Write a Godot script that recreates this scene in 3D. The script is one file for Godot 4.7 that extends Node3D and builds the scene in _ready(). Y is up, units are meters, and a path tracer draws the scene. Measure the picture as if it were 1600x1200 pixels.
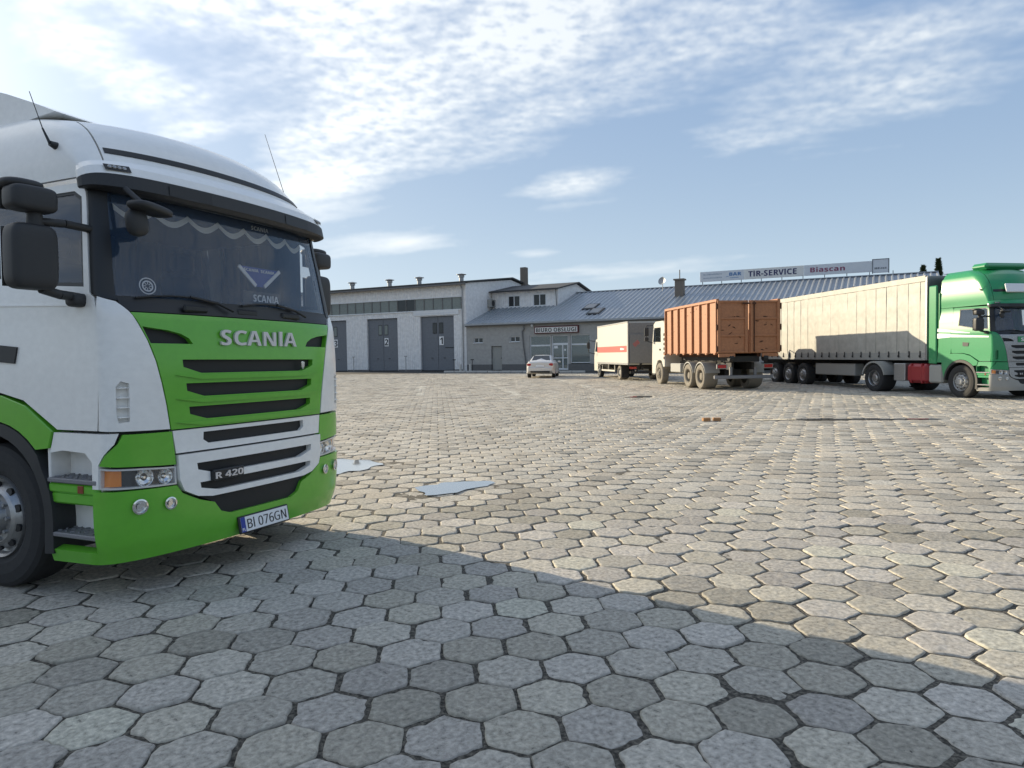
extends Node3D
# A truck yard paved with hexagonal concrete blocks: a green and white tractor unit close by,
# more lorries and a row of workshops behind, low sun from the front left.

var M := {}
var used := {}
var rng := RandomNumberGenerator.new()

# ------------------------------------------------------------------ mesh collector
class MB:
	var v := PackedVector3Array()
	var n := PackedVector3Array()
	var c := PackedColorArray()
	var col := Color(1, 1, 1)
	var colored := false

	func tri3(a: Vector3, b: Vector3, d: Vector3, na: Vector3, nb: Vector3, nd: Vector3) -> void:
		var g := (b - a).cross(d - a)
		if g.length_squared() < 1e-16:
			return
		if g.dot(na + nb + nd) > 0.0:
			v.append(a); v.append(d); v.append(b)
			n.append(na); n.append(nd); n.append(nb)
		else:
			v.append(a); v.append(b); v.append(d)
			n.append(na); n.append(nb); n.append(nd)
		if colored:
			c.append(col); c.append(col); c.append(col)

	func tri(a: Vector3, b: Vector3, d: Vector3, nn: Vector3) -> void:
		tri3(a, b, d, nn, nn, nn)

	func quad(a: Vector3, b: Vector3, d: Vector3, e: Vector3, nn := Vector3.ZERO) -> void:
		if nn == Vector3.ZERO:
			nn = (d - a).cross(e - b).normalized()
		tri(a, b, d, nn)
		tri(a, d, e, nn)

	func quadn(a: Vector3, b: Vector3, d: Vector3, e: Vector3, na: Vector3, nb: Vector3, nd: Vector3, ne: Vector3) -> void:
		tri3(a, b, d, na, nb, nd)
		tri3(a, d, e, na, nd, ne)

	func box(at: Vector3, s: Vector3, bev := 0.0, bs := Basis()) -> void:
		var h := s * 0.5
		var b := minf(bev, minf(h.x, minf(h.y, h.z)) * 0.9)
		for ax in 3:
			var u := (ax + 1) % 3
			var w := (ax + 2) % 3
			for sg in [-1.0, 1.0]:
				var q := []
				for k in [[-1, -1], [1, -1], [1, 1], [-1, 1]]:
					var p := Vector3.ZERO
					p[ax] = sg * h[ax]
					p[u] = k[0] * (h[u] - b)
					p[w] = k[1] * (h[w] - b)
					q.append(at + bs * p)
				var nn := Vector3.ZERO
				nn[ax] = sg
				quad(q[0], q[1], q[2], q[3], (bs * nn).normalized())
			if b > 0.0:
				for su in [-1.0, 1.0]:
					for sw in [-1.0, 1.0]:
						var q2 := []
						for k in [[-1, 0], [1, 0], [1, 1], [-1, 1]]:
							var p := Vector3.ZERO
							p[ax] = k[0] * (h[ax] - b)
							p[u] = su * (h[u] - (b if k[1] == 0 else 0.0))
							p[w] = sw * (h[w] - (0.0 if k[1] == 0 else b))
							q2.append(at + bs * p)
						var nn := Vector3.ZERO
						nn[u] = su; nn[w] = sw
						quad(q2[0], q2[1], q2[2], q2[3], (bs * nn).normalized())
		if b > 0.0:
			for sx in [-1.0, 1.0]:
				for sy in [-1.0, 1.0]:
					for sz in [-1.0, 1.0]:
						var e := Vector3(sx * h.x, sy * h.y, sz * h.z)
						var d := Vector3(sx * b, sy * b, sz * b)
						tri(at + bs * (e - Vector3(0, d.y, d.z)), at + bs * (e - Vector3(d.x, 0, d.z)), at + bs * (e - Vector3(d.x, d.y, 0)), (bs * Vector3(sx, sy, sz)).normalized())

	func bx(x0: float, x1: float, y0: float, y1: float, z0: float, z1: float, bev := 0.0) -> void:
		box(Vector3(x0 + x1, y0 + y1, z0 + z1) * 0.5, Vector3(absf(x1 - x0), absf(y1 - y0), absf(z1 - z0)), bev)

	func beam(a: Vector3, b: Vector3, w: float, t: float, bev := 0.0) -> void:
		var z := (b - a).normalized()
		var x := Vector3.UP.cross(z)
		x = Vector3.RIGHT if x.length() < 0.01 else x.normalized()
		box((a + b) * 0.5, Vector3(w, t, a.distance_to(b)), bev, Basis(x, z.cross(x), z))

	func cyl(a: Vector3, b: Vector3, r0: float, r1: float, seg := 16, caps := true) -> void:
		var z := (b - a).normalized()
		var x := z.cross(Vector3.UP if absf(z.y) < 0.9 else Vector3.RIGHT).normalized()
		var y := z.cross(x)
		for i in seg:
			var t0 := TAU * i / seg
			var t1 := TAU * (i + 1) / seg
			var d0 := x * cos(t0) + y * sin(t0)
			var d1 := x * cos(t1) + y * sin(t1)
			quadn(a + d0 * r0, a + d1 * r0, b + d1 * r1, b + d0 * r1, d0, d1, d1, d0)
			if caps:
				tri(a, a + d0 * r0, a + d1 * r0, -z)
				tri(b, b + d0 * r1, b + d1 * r1, z)

	# profile: [distance along axis, radius] pairs
	func lathe(o: Vector3, axis: Vector3, prof: Array, seg := 32) -> void:
		var z := axis.normalized()
		var x := z.cross(Vector3.UP if absf(z.y) < 0.9 else Vector3.RIGHT).normalized()
		var y := z.cross(x)
		for k in prof.size() - 1:
			var p: Array = prof[k]
			var q: Array = prof[k + 1]
			var dl := Vector2(q[0] - p[0], q[1] - p[1])
			if dl.length() < 1e-6:
				continue
			for i in seg:
				var t0 := TAU * i / seg
				var t1 := TAU * (i + 1) / seg
				var d0 := x * cos(t0) + y * sin(t0)
				var d1 := x * cos(t1) + y * sin(t1)
				var n0 := (d0 * dl.x - z * dl.y).normalized()
				var n1 := (d1 * dl.x - z * dl.y).normalized()
				quadn(o + z * p[0] + d0 * p[1], o + z * p[0] + d1 * p[1], o + z * q[0] + d1 * q[1], o + z * q[0] + d0 * q[1], n0, n1, n1, n0)

	# strip of quads between two rows of points with their normals
	func rows(a: Array, b: Array, na: Array, nb: Array) -> void:
		for i in a.size() - 1:
			quadn(a[i], a[i + 1], b[i + 1], b[i], na[i], na[i + 1], nb[i + 1], nb[i])

	func tube(pts: Array, r: float, seg := 8) -> void:
		for i in pts.size() - 1:
			cyl(pts[i], pts[i + 1], r, r, seg, true)

	# polygon in the xy plane of xf, from z=0 to z=depth, with a small chamfer in front
	func prism(poly: PackedVector2Array, depth: float, xf := Transform3D(), bev := 0.0) -> void:
		var idx := Geometry2D.triangulate_polygon(poly)
		var front := poly
		if bev > 0.0:
			var r := Geometry2D.offset_polygon(poly, -bev)
			if r.size() == 1 and r[0].size() == poly.size():
				front = r[0]
				# line the inset up with the outline
				var best := 0
				var bd := 1e9
				for s in front.size():
					var sum := 0.0
					for k in poly.size():
						sum += front[(k + s) % front.size()].distance_squared_to(poly[k])
					if sum < bd:
						bd = sum; best = s
				var al := PackedVector2Array()
				for k in poly.size():
					al.append(front[(k + best) % front.size()])
				front = al
		var fi := Geometry2D.triangulate_polygon(front)
		for k in range(0, fi.size(), 3):
			var a := front[fi[k]]; var b := front[fi[k + 1]]; var d := front[fi[k + 2]]
			tri(xf * Vector3(a.x, a.y, depth), xf * Vector3(b.x, b.y, depth), xf * Vector3(d.x, d.y, depth), (xf.basis * Vector3(0, 0, signf(depth))).normalized())
		for k in range(0, idx.size(), 3):
			var a2 := poly[idx[k]]; var b2 := poly[idx[k + 1]]; var d2 := poly[idx[k + 2]]
			tri(xf * Vector3(a2.x, a2.y, 0), xf * Vector3(b2.x, b2.y, 0), xf * Vector3(d2.x, d2.y, 0), (xf.basis * Vector3(0, 0, -signf(depth))).normalized())
		var ccw := not Geometry2D.is_polygon_clockwise(poly)
		for i in poly.size():
			var j := (i + 1) % poly.size()
			var e := poly[j] - poly[i]
			var nn := Vector3(e.y, -e.x, 0) * (1.0 if ccw else -1.0)
			nn = (xf.basis * nn).normalized()
			var zb := depth - signf(depth) * bev
			quad(xf * Vector3(poly[i].x, poly[i].y, 0), xf * Vector3(poly[j].x, poly[j].y, 0), xf * Vector3(poly[j].x, poly[j].y, zb), xf * Vector3(poly[i].x, poly[i].y, zb), nn)
			if bev > 0.0:
				quad(xf * Vector3(poly[i].x, poly[i].y, zb), xf * Vector3(poly[j].x, poly[j].y, zb), xf * Vector3(front[j].x, front[j].y, depth), xf * Vector3(front[i].x, front[i].y, depth), (nn + (xf.basis * Vector3(0, 0, signf(depth))).normalized()).normalized())

	func mesh() -> ArrayMesh:
		var m := ArrayMesh.new()
		var a := []
		a.resize(Mesh.ARRAY_MAX)
		a[Mesh.ARRAY_VERTEX] = v
		a[Mesh.ARRAY_NORMAL] = n
		if colored:
			a[Mesh.ARRAY_COLOR] = c
		if v.size():
			m.add_surface_from_arrays(Mesh.PRIMITIVE_TRIANGLES, a)
		return m


# ------------------------------------------------------------------ naming and parenting
func numbered(s: String) -> String:
	if not used.has(s):
		used[s] = 0
		return s
	used[s] += 1
	return "%s_%03d" % [s, used[s]]

func obj(called: String, b: MB, m: Material, parent: Node3D) -> MeshInstance3D:
	var o := MeshInstance3D.new()
	o.mesh = b.mesh()
	o.material_override = m
	o.name = called
	parent.add_child(o, true)
	return o

func part(called: String, me: Mesh, m: Material, parent: Node3D, xf := Transform3D()) -> MeshInstance3D:
	var o := MeshInstance3D.new()
	o.mesh = me
	o.material_override = m
	o.name = called
	o.transform = xf
	parent.add_child(o, true)
	return o

func tag(o: Node3D, label: String, category: String, group := "") -> void:
	o.set_meta("label", label)
	o.set_meta("category", category)
	if group:
		o.set_meta("group", group)

func thing(called: String, label: String, category: String, at := Vector3.ZERO, turn := 0.0, group := "") -> Node3D:
	var o := Node3D.new()
	o.name = numbered(called)
	add_child(o)
	o.position = at
	o.rotation.y = deg_to_rad(turn)
	tag(o, label, category, group)
	return o

func structure(called: String, b: MB, m: Material) -> MeshInstance3D:
	var o := obj(numbered(called), b, m, self)
	o.set_meta("kind", "structure")
	return o

func font(bold := true) -> Font:
	var f := SystemFont.new()
	f.font_names = PackedStringArray(["Droid Sans"])
	f.font_weight = 700 if bold else 400
	return f

# the font's capital I has serifs that the signs here lack: its plain-barred l stands in for it
func text(called: String, s: String, height: float, depth: float, m: Material, parent: Node3D, xf: Transform3D, width := 0.0, bold := true) -> MeshInstance3D:
	var t := TextMesh.new()
	t.font = font(bold)
	t.text = s
	t.font_size = 64
	t.pixel_size = 0.01
	t.depth = 1.0
	t.curve_step = 1.0
	var bb := t.get_aabb()
	var k := height / maxf(bb.size.y, 0.001)
	var kx := k if width <= 0.0 else width / maxf(bb.size.x, 0.001)
	var ctr := bb.get_center()
	var sc := Transform3D(Basis().scaled(Vector3(kx, k, depth)), Vector3(-ctr.x * kx, -ctr.y * k, depth * 0.5))
	return part(called, t, m, parent, xf * sc)

# print that cannot be read in the photograph: strokes of its size and colour, no words
func worn_print(called: String, width: float, height: float, m: Material, parent: Node3D, xf: Transform3D, sd: int) -> void:
	var r := RandomNumberGenerator.new()
	r.seed = sd
	var b := MB.new()
	var x := -width * 0.5
	while x < width * 0.5 - height * 0.2:
		var w := minf(height * r.randf_range(0.25, 0.7), width * 0.5 - x)
		var h := height * r.randf_range(0.55, 1.0)
		b.box(xf * Vector3(x + w * 0.5, (h - height) * 0.3, 0.003), Vector3(w, h, 0.006), 0.0, xf.basis)
		x += w + height * r.randf_range(0.10, 0.32)
	obj(called, b, m, parent)

# ------------------------------------------------------------------ materials
func lin(r: float, g: float, b: float) -> Color:
	return Color(r, g, b).linear_to_srgb()

var tex_cache := {}
func noise_tex(sd: int, freq: float, lo: float, hi: float, oct := 5, kind := FastNoiseLite.TYPE_SIMPLEX_SMOOTH, contrast := 1.0) -> ImageTexture:
	var key := "%d_%f_%f_%f_%d_%d" % [sd, freq, lo, hi, oct, kind]
	if tex_cache.has(key):
		return tex_cache[key]
	var f := FastNoiseLite.new()
	f.seed = sd
	f.noise_type = kind
	f.frequency = freq
	f.fractal_octaves = oct
	f.fractal_gain = 0.6
	var im := f.get_seamless_image(512, 512, false, false, 0.12, true)
	im.convert(Image.FORMAT_RGB8)
	var d := im.get_data()
	for i in range(0, d.size(), 3):
		var x := clampf((d[i] / 255.0 - 0.5) * contrast + 0.5, 0.0, 1.0)
		var y := int(255.0 * (lo + (hi - lo) * x))
		d[i] = y; d[i + 1] = y; d[i + 2] = y
	im = Image.create_from_data(512, 512, false, Image.FORMAT_RGB8, d)
	var t := ImageTexture.create_from_image(im)
	tex_cache[key] = t
	return t

func mat(c: Color, rough := 0.6, metal := 0.0, tex: Texture2D = null, scale := 1.0) -> StandardMaterial3D:
	var m := StandardMaterial3D.new()
	m.albedo_color = c
	m.roughness = rough
	m.metallic = metal
	if tex:
		m.albedo_texture = tex
		m.uv1_triplanar = true
		m.uv1_world_triplanar = true
		m.uv1_scale = Vector3.ONE * scale
	return m

func glass(c: Color, a: float) -> StandardMaterial3D:
	var m := mat(Color(c.r, c.g, c.b, a), 0.02)
	m.transparency = BaseMaterial3D.TRANSPARENCY_ALPHA
	return m

func make_materials() -> void:
	var dust := noise_tex(3, 0.03, 0.955, 1.0, 5, FastNoiseLite.TYPE_SIMPLEX_SMOOTH, 1.3)
	var grime := noise_tex(4, 0.02, 0.88, 1.0, 6, FastNoiseLite.TYPE_SIMPLEX_SMOOTH, 1.3)
	var fine := noise_tex(5, 0.05, 0.7, 1.0, 5, FastNoiseLite.TYPE_SIMPLEX_SMOOTH, 1.5)
	M.white = mat(lin(0.88, 0.87, 0.84), 0.32, 0.0, dust, 0.8)
	M.green = mat(lin(0.13, 0.46, 0.035), 0.27, 0.0, dust, 0.7)
	for k in ["white", "green"]:
		M[k].clearcoat_enabled = true
		M[k].clearcoat = 0.35
		M[k].clearcoat_roughness = 0.12
	M.tgreen = mat(lin(0.02, 0.25, 0.09), 0.34, 0.0, dust, 0.6)
	M.tgreen.clearcoat_enabled = true
	M.tgreen.clearcoat = 0.3
	M.tgreen.clearcoat_roughness = 0.12
	M.black = mat(lin(0.012, 0.013, 0.015), 0.45)
	M.plastic = mat(lin(0.028, 0.029, 0.031), 0.55, 0.0, dust, 2.0)
	M.mesh = mat(lin(0.008, 0.009, 0.011), 0.6)
	M.rubber = mat(lin(0.03, 0.03, 0.031), 0.85, 0.0, grime, 2.0)
	M.rubber_dusty = mat(lin(0.25, 0.225, 0.185), 0.95, 0.0, grime, 2.0)
	M.steel = mat(lin(0.42, 0.42, 0.42), 0.38, 0.85, grime, 2.5)
	M.chrome = mat(lin(0.75, 0.75, 0.74), 0.12, 1.0)
	M.lampsilver = mat(lin(0.62, 0.63, 0.64), 0.25, 0.3)
	M.alu = mat(lin(0.5, 0.5, 0.5), 0.4, 0.7, fine, 1.5)
	M.tread = mat(lin(0.30, 0.30, 0.32), 0.55, 0.4, fine, 6.0)
	M.greyplastic = mat(lin(0.32, 0.32, 0.30), 0.6, 0.0, dust, 1.5)
	M.red = mat(lin(0.30, 0.02, 0.025), 0.4, 0.0, dust, 1.0)
	M.amber = mat(lin(0.75, 0.22, 0.01), 0.2)
	M.redlamp = mat(lin(0.40, 0.015, 0.015), 0.2)
	M.brownlamp = mat(lin(0.22, 0.05, 0.02), 0.3)
	M.glass = glass(lin(0.09, 0.15, 0.25), 0.28)  # blue tint puts the mirrored sky into the pane's own colour
	M.lens = glass(Color(0.95, 0.96, 0.96), 0.06)
	M.dark_glass = mat(lin(0.012, 0.015, 0.017), 0.05)
	M.interior = mat(lin(0.03, 0.032, 0.036), 0.8)
	M.curtain = mat(lin(0.035, 0.055, 0.10), 0.9, 0.0, fine, 3.0)
	M.fringe = mat(lin(0.55, 0.56, 0.52), 0.9)
	M.print_white = mat(lin(0.75, 0.76, 0.77), 0.5)
	M.print_black = mat(lin(0.012, 0.012, 0.014), 0.5)
	M.silver_letters = mat(lin(0.62, 0.60, 0.60), 0.35, 0.3)
	M.blue = mat(lin(0.015, 0.04, 0.28), 0.5)
	M.chassis = mat(lin(0.02, 0.02, 0.021), 0.7, 0.0, grime, 1.5)
	M.orange = mat(lin(0.41, 0.175, 0.08), 0.6, 0.0, noise_tex(8, 0.02, 0.90, 1.0, 6, FastNoiseLite.TYPE_SIMPLEX_SMOOTH, 1.5), 0.7)
	M.rust = mat(lin(0.10, 0.04, 0.02), 0.9, 0.0, fine, 2.0)
	M.tarp = mat(lin(0.46, 0.45, 0.405), 0.55, 0.0, noise_tex(9, 0.01, 0.90, 1.0, 5, FastNoiseLite.TYPE_SIMPLEX_SMOOTH, 1.4), 0.5)
	M.boxwhite = mat(lin(0.52, 0.505, 0.45), 0.5, 0.0, dust, 0.5)
	M.greydoor = mat(lin(0.21, 0.20, 0.19), 0.5, 0.0, grime, 0.8)
	M.car = mat(lin(0.62, 0.60, 0.57), 0.25, 0.3)
	M.car.clearcoat_enabled = true
	M.clad = mat(lin(0.82, 0.82, 0.82), 0.5, 0.0, grime, 0.25)
	M.gate = mat(lin(0.16, 0.175, 0.20), 0.5, 0.0, grime, 0.5)
	M.render = mat(lin(0.40, 0.395, 0.38), 0.9, 0.0, grime, 0.3)
	M.plinth = mat(lin(0.15, 0.15, 0.15), 0.9, 0.0, grime, 0.5)
	M.roofmetal = mat(lin(0.36, 0.385, 0.41), 0.4, 0.35, grime, 0.3)
	M.darkroof = mat(lin(0.06, 0.062, 0.065), 0.7, 0.0, fine, 0.5)
	M.fascia = mat(lin(0.16, 0.16, 0.16), 0.6, 0.0, grime, 0.5)
	M.frame_white = mat(lin(0.66, 0.68, 0.70), 0.4)
	M.pane_grey = mat(lin(0.20, 0.23, 0.22), 0.25, 0.0, grime, 0.4)
	M.pane_dark = mat(lin(0.02, 0.024, 0.028), 0.06)
	M.pane_shop = glass(Color(0.55, 0.6, 0.6), 0.35)
	M.brick = mat(lin(0.24, 0.21, 0.18), 0.9, 0.0, fine, 1.0)
	M.galv = mat(lin(0.45, 0.46, 0.47), 0.45, 0.6, fine, 1.0)
	M.signgrey = mat(lin(0.62, 0.65, 0.69), 0.5, 0.0, dust, 0.3)
	M.signwarm = mat(lin(0.70, 0.70, 0.68), 0.5, 0.0, dust, 0.3)
	M.maroon = mat(lin(0.10, 0.012, 0.016), 0.5)
	M.navy = mat(lin(0.02, 0.02, 0.10), 0.5)
	M.wine = mat(lin(0.22, 0.05, 0.11), 0.5)
	M.skyblue = mat(lin(0.04, 0.16, 0.38), 0.5)
	M.faded = mat(lin(0.32, 0.37, 0.44), 0.5)
	M.signred = mat(lin(0.62, 0.06, 0.045), 0.5)
	M.kerb = mat(lin(0.55, 0.54, 0.51), 0.9, 0.0, grime, 1.0)
	M.wood = mat(lin(0.50, 0.26, 0.11), 0.8, 0.0, fine, 3.0)
	M.needles = mat(lin(0.05, 0.075, 0.03), 0.9)
	M.bark = mat(lin(0.08, 0.055, 0.035), 0.95)
	M.water = mat(lin(0.42, 0.43, 0.43), 0.03, 0.55)  # pale, part-metallic colour paints bright sky reflection into the puddles
	var soil := noise_tex(11, 0.03, 0.45, 1.0, 6, FastNoiseLite.TYPE_SIMPLEX_SMOOTH, 1.8)
	M.soil = mat(lin(0.10, 0.088, 0.07), 0.97, 0.0, soil, 0.9)
	M.dirt = mat(lin(0.15, 0.135, 0.11), 0.98, 0.0, soil, 2.1)
	M.paver = mat(Color(1, 1, 1), 0.93, 0.0, concrete_tex(), 2.3)
	M.paver.vertex_color_use_as_albedo = true
	M.paver.normal_enabled = true
	M.paver.normal_texture = concrete_bump()
	M.paver.normal_scale = 1.3

var conc_h := PackedFloat32Array()
func concrete_tex() -> ImageTexture:
	var a := FastNoiseLite.new()
	a.seed = 21; a.frequency = 0.012; a.fractal_octaves = 5; a.fractal_gain = 0.6
	var b := FastNoiseLite.new()
	b.seed = 22; b.noise_type = FastNoiseLite.TYPE_CELLULAR; b.frequency = 0.11
	b.cellular_return_type = FastNoiseLite.RETURN_CELL_VALUE
	var e := FastNoiseLite.new()
	e.seed = 23; e.frequency = 0.22; e.fractal_octaves = 2
	var S := 768
	var ia := a.get_seamless_image(S, S, false, false, 0.1, true)
	var ib := b.get_seamless_image(S, S, false, false, 0.1, false)
	var ie := e.get_seamless_image(S, S, false, false, 0.1, true)
	for im in [ia, ib, ie]:
		im.convert(Image.FORMAT_L8)
	var da := ia.get_data(); var db := ib.get_data(); var de := ie.get_data()
	var out := PackedByteArray()
	out.resize(S * S * 3)
	conc_h.resize(S * S)
	for i in S * S:
		var x := da[i] / 255.0
		var cell := db[i] / 255.0
		var f := de[i] / 255.0
		# cement paste with pale and dark grains of aggregate
		var val := 0.715 + 0.30 * (x - 0.5) + 0.30 * (f - 0.5)
		var hgt := 0.5 + 0.5 * (f - 0.5) + 0.3 * (x - 0.5)
		if cell > 0.86:
			val += 0.22 * f + 0.06
			hgt += 0.15
		elif cell < 0.13:
			val -= 0.26
			hgt -= 0.25
		if x < 0.22:
			val -= (0.22 - x) * 0.9
		conc_h[i] = hgt
		var w := clampf(val, 0.0, 1.0)
		out[i * 3] = int(255.0 * minf(1.0, w * 1.01))
		out[i * 3 + 1] = int(255.0 * w)
		out[i * 3 + 2] = int(255.0 * w * 0.975)
	return ImageTexture.create_from_image(Image.create_from_data(S, S, false, Image.FORMAT_RGB8, out))

func concrete_bump() -> ImageTexture:
	var S := 768
	var d := PackedByteArray()
	d.resize(S * S)
	for i in S * S:
		d[i] = int(255.0 * clampf(conc_h[i], 0.0, 1.0))
	var im := Image.create_from_data(S, S, false, Image.FORMAT_L8, d)
	im.convert(Image.FORMAT_RGBA8)
	im.bump_map_to_normal_map(5.0)
	return ImageTexture.create_from_image(im)

# ------------------------------------------------------------------ sky
const SKY_W := 3072
const SKY_H := 1536
var sky_rows := []
var n_big: FastNoiseLite
var n_mid: FastNoiseLite
var n_rip: FastNoiseLite
var n_wisp: FastNoiseLite
var sun_dir := Vector3.ZERO
# banks of cloud: azimuth, elevation, half sizes (degrees), tilt, strength
var banks := [
	[-13.0, 27.0, 20.0, 7.0, 0.0, 1.0], [-9.0, 19.0, 11.0, 5.0, 18.0, 0.95], [-14.5, 13.5, 7.5, 3.0, 22.0, 0.85], [2.0, 25.0, 13.0, 6.0, 12.0, 0.9], [1.0, 18.0, 9.0, 3.5, 20.0, 0.55],
	[14.0, 23.0, 14.0, 5.0, 10.0, 0.62], [27.0, 19.0, 13.0, 4.2, 8.0, 0.62], [5.0, 13.2, 5.0, 1.4, 4.0, 0.62], [19.0, 15.4, 5.0, 0.7, 10.0, 0.5], [-10.0, 9.0, 6.5, 0.9, 4.0, 0.72], [9.0, 6.6, 10.0, 0.8, 3.0, 0.5],
	[-27.0, 19.0, 9.0, 3.0, -28.0, 0.6], [-19.0, 6.0, 5.0, 0.8, 0.0, 0.5], [2.0, 8.0, 2.2, 0.5, 0.0, 0.45]]

func sky_row(y: int) -> void:
	var row := PackedFloat32Array()
	row.resize(SKY_W * 3)
	var el := (0.5 - (y + 0.5) / SKY_H) * PI
	var sy := sin(el)
	var cy := cos(el)
	var eld := rad_to_deg(el)
	for x in SKY_W:
		var az := wrapf((x + 0.5) / SKY_W * TAU, -PI, PI)
		var d := Vector3(sin(az) * cy, sy, -cos(az) * cy)
		var c := Vector3(0.36, 0.35, 0.33)
		if el > 0.0:
			var up := clampf(sy, 0.0, 1.0)
			var t := pow(1.0 - up, 3.2)
			c = Vector3(0.145, 0.25, 0.455).lerp(Vector3(0.43, 0.55, 0.63), t)
			t = pow(1.0 - up, 12.0)
			c = c.lerp(Vector3(0.58, 0.66, 0.68), t * 0.7)
			var ang := rad_to_deg(acos(clampf(d.dot(sun_dir), -1.0, 1.0)))
			# clouds on a high flat layer
			var q := Vector2(d.x, d.z) / (sy + 0.10)
			var azd := rad_to_deg(az)
			var big := n_big.get_noise_2d(q.x, q.y)
			var m := clampf((big + 0.42) * 1.7, 0.0, 0.95) * smoothstep(6.0, 18.0, eld)  # extra cloud added outside the view to whiten and lift the shade
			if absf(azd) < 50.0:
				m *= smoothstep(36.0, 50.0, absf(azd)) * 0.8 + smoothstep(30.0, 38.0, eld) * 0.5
			for b: Array in banks:
				var dx: float = azd - b[0]
				var dy: float = eld - b[1]
				if absf(dx) > b[2] * 2.2 or absf(dy) > b[2] * 2.2:
					continue
				var r := deg_to_rad(b[4])
				var u: float = (dx * cos(r) + dy * sin(r)) / b[2]
				var w: float = (-dx * sin(r) + dy * cos(r)) / b[3]
				m = maxf(m, b[5] * exp(-(u * u + w * w) * 0.9) * 1.12)
			var wisp := n_wisp.get_noise_2d(q.x * 0.8 + q.y * 0.5, q.y * 2.6 - q.x * 1.1)
			var mid := n_mid.get_noise_2d(q.x, q.y)
			var rip := n_rip.get_noise_2d(q.x * 1.0 + mid * 0.02, q.y * 1.35)
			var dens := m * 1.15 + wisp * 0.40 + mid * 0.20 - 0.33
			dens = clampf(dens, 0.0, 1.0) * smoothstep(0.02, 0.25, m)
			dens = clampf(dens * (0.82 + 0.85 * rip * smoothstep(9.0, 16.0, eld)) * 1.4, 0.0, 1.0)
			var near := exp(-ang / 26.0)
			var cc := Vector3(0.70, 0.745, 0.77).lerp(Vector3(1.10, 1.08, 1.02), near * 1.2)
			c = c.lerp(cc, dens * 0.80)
			c += Vector3(1.0, 0.98, 0.93) * (1.3 * exp(-ang / 10.0) + 0.30 * exp(-ang / 28.0))
			c *= 0.73
		row[x * 3] = c.x
		row[x * 3 + 1] = c.y
		row[x * 3 + 2] = c.z
	sky_rows[y] = row

func make_sky() -> Sky:
	n_big = FastNoiseLite.new(); n_big.seed = 5; n_big.frequency = 0.35; n_big.fractal_octaves = 3
	n_mid = FastNoiseLite.new(); n_mid.seed = 6; n_mid.frequency = 2.2; n_mid.fractal_octaves = 5; n_mid.fractal_gain = 0.55
	n_rip = FastNoiseLite.new(); n_rip.seed = 7; n_rip.frequency = 12.0; n_rip.fractal_octaves = 4; n_rip.fractal_gain = 0.6
	n_wisp = FastNoiseLite.new(); n_wisp.seed = 9; n_wisp.frequency = 1.1; n_wisp.fractal_octaves = 5; n_wisp.fractal_gain = 0.6
	sky_rows.resize(SKY_H)
	var id := WorkerThreadPool.add_group_task(sky_row, SKY_H)
	WorkerThreadPool.wait_for_group_task_completion(id)
	var bytes := PackedByteArray()
	for r: PackedFloat32Array in sky_rows:
		bytes.append_array(r.to_byte_array())
	sky_rows.clear()
	var p := PanoramaSkyMaterial.new()
	p.panorama = ImageTexture.create_from_image(Image.create_from_data(SKY_W, SKY_H, false, Image.FORMAT_RGBF, bytes))
	var s := Sky.new()
	s.sky_material = p
	return s

# ------------------------------------------------------------------ ground
func gy(z: float) -> float:
	return 0.005 * clampf(-z - 6.0, 0.0, 62.0)

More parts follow.
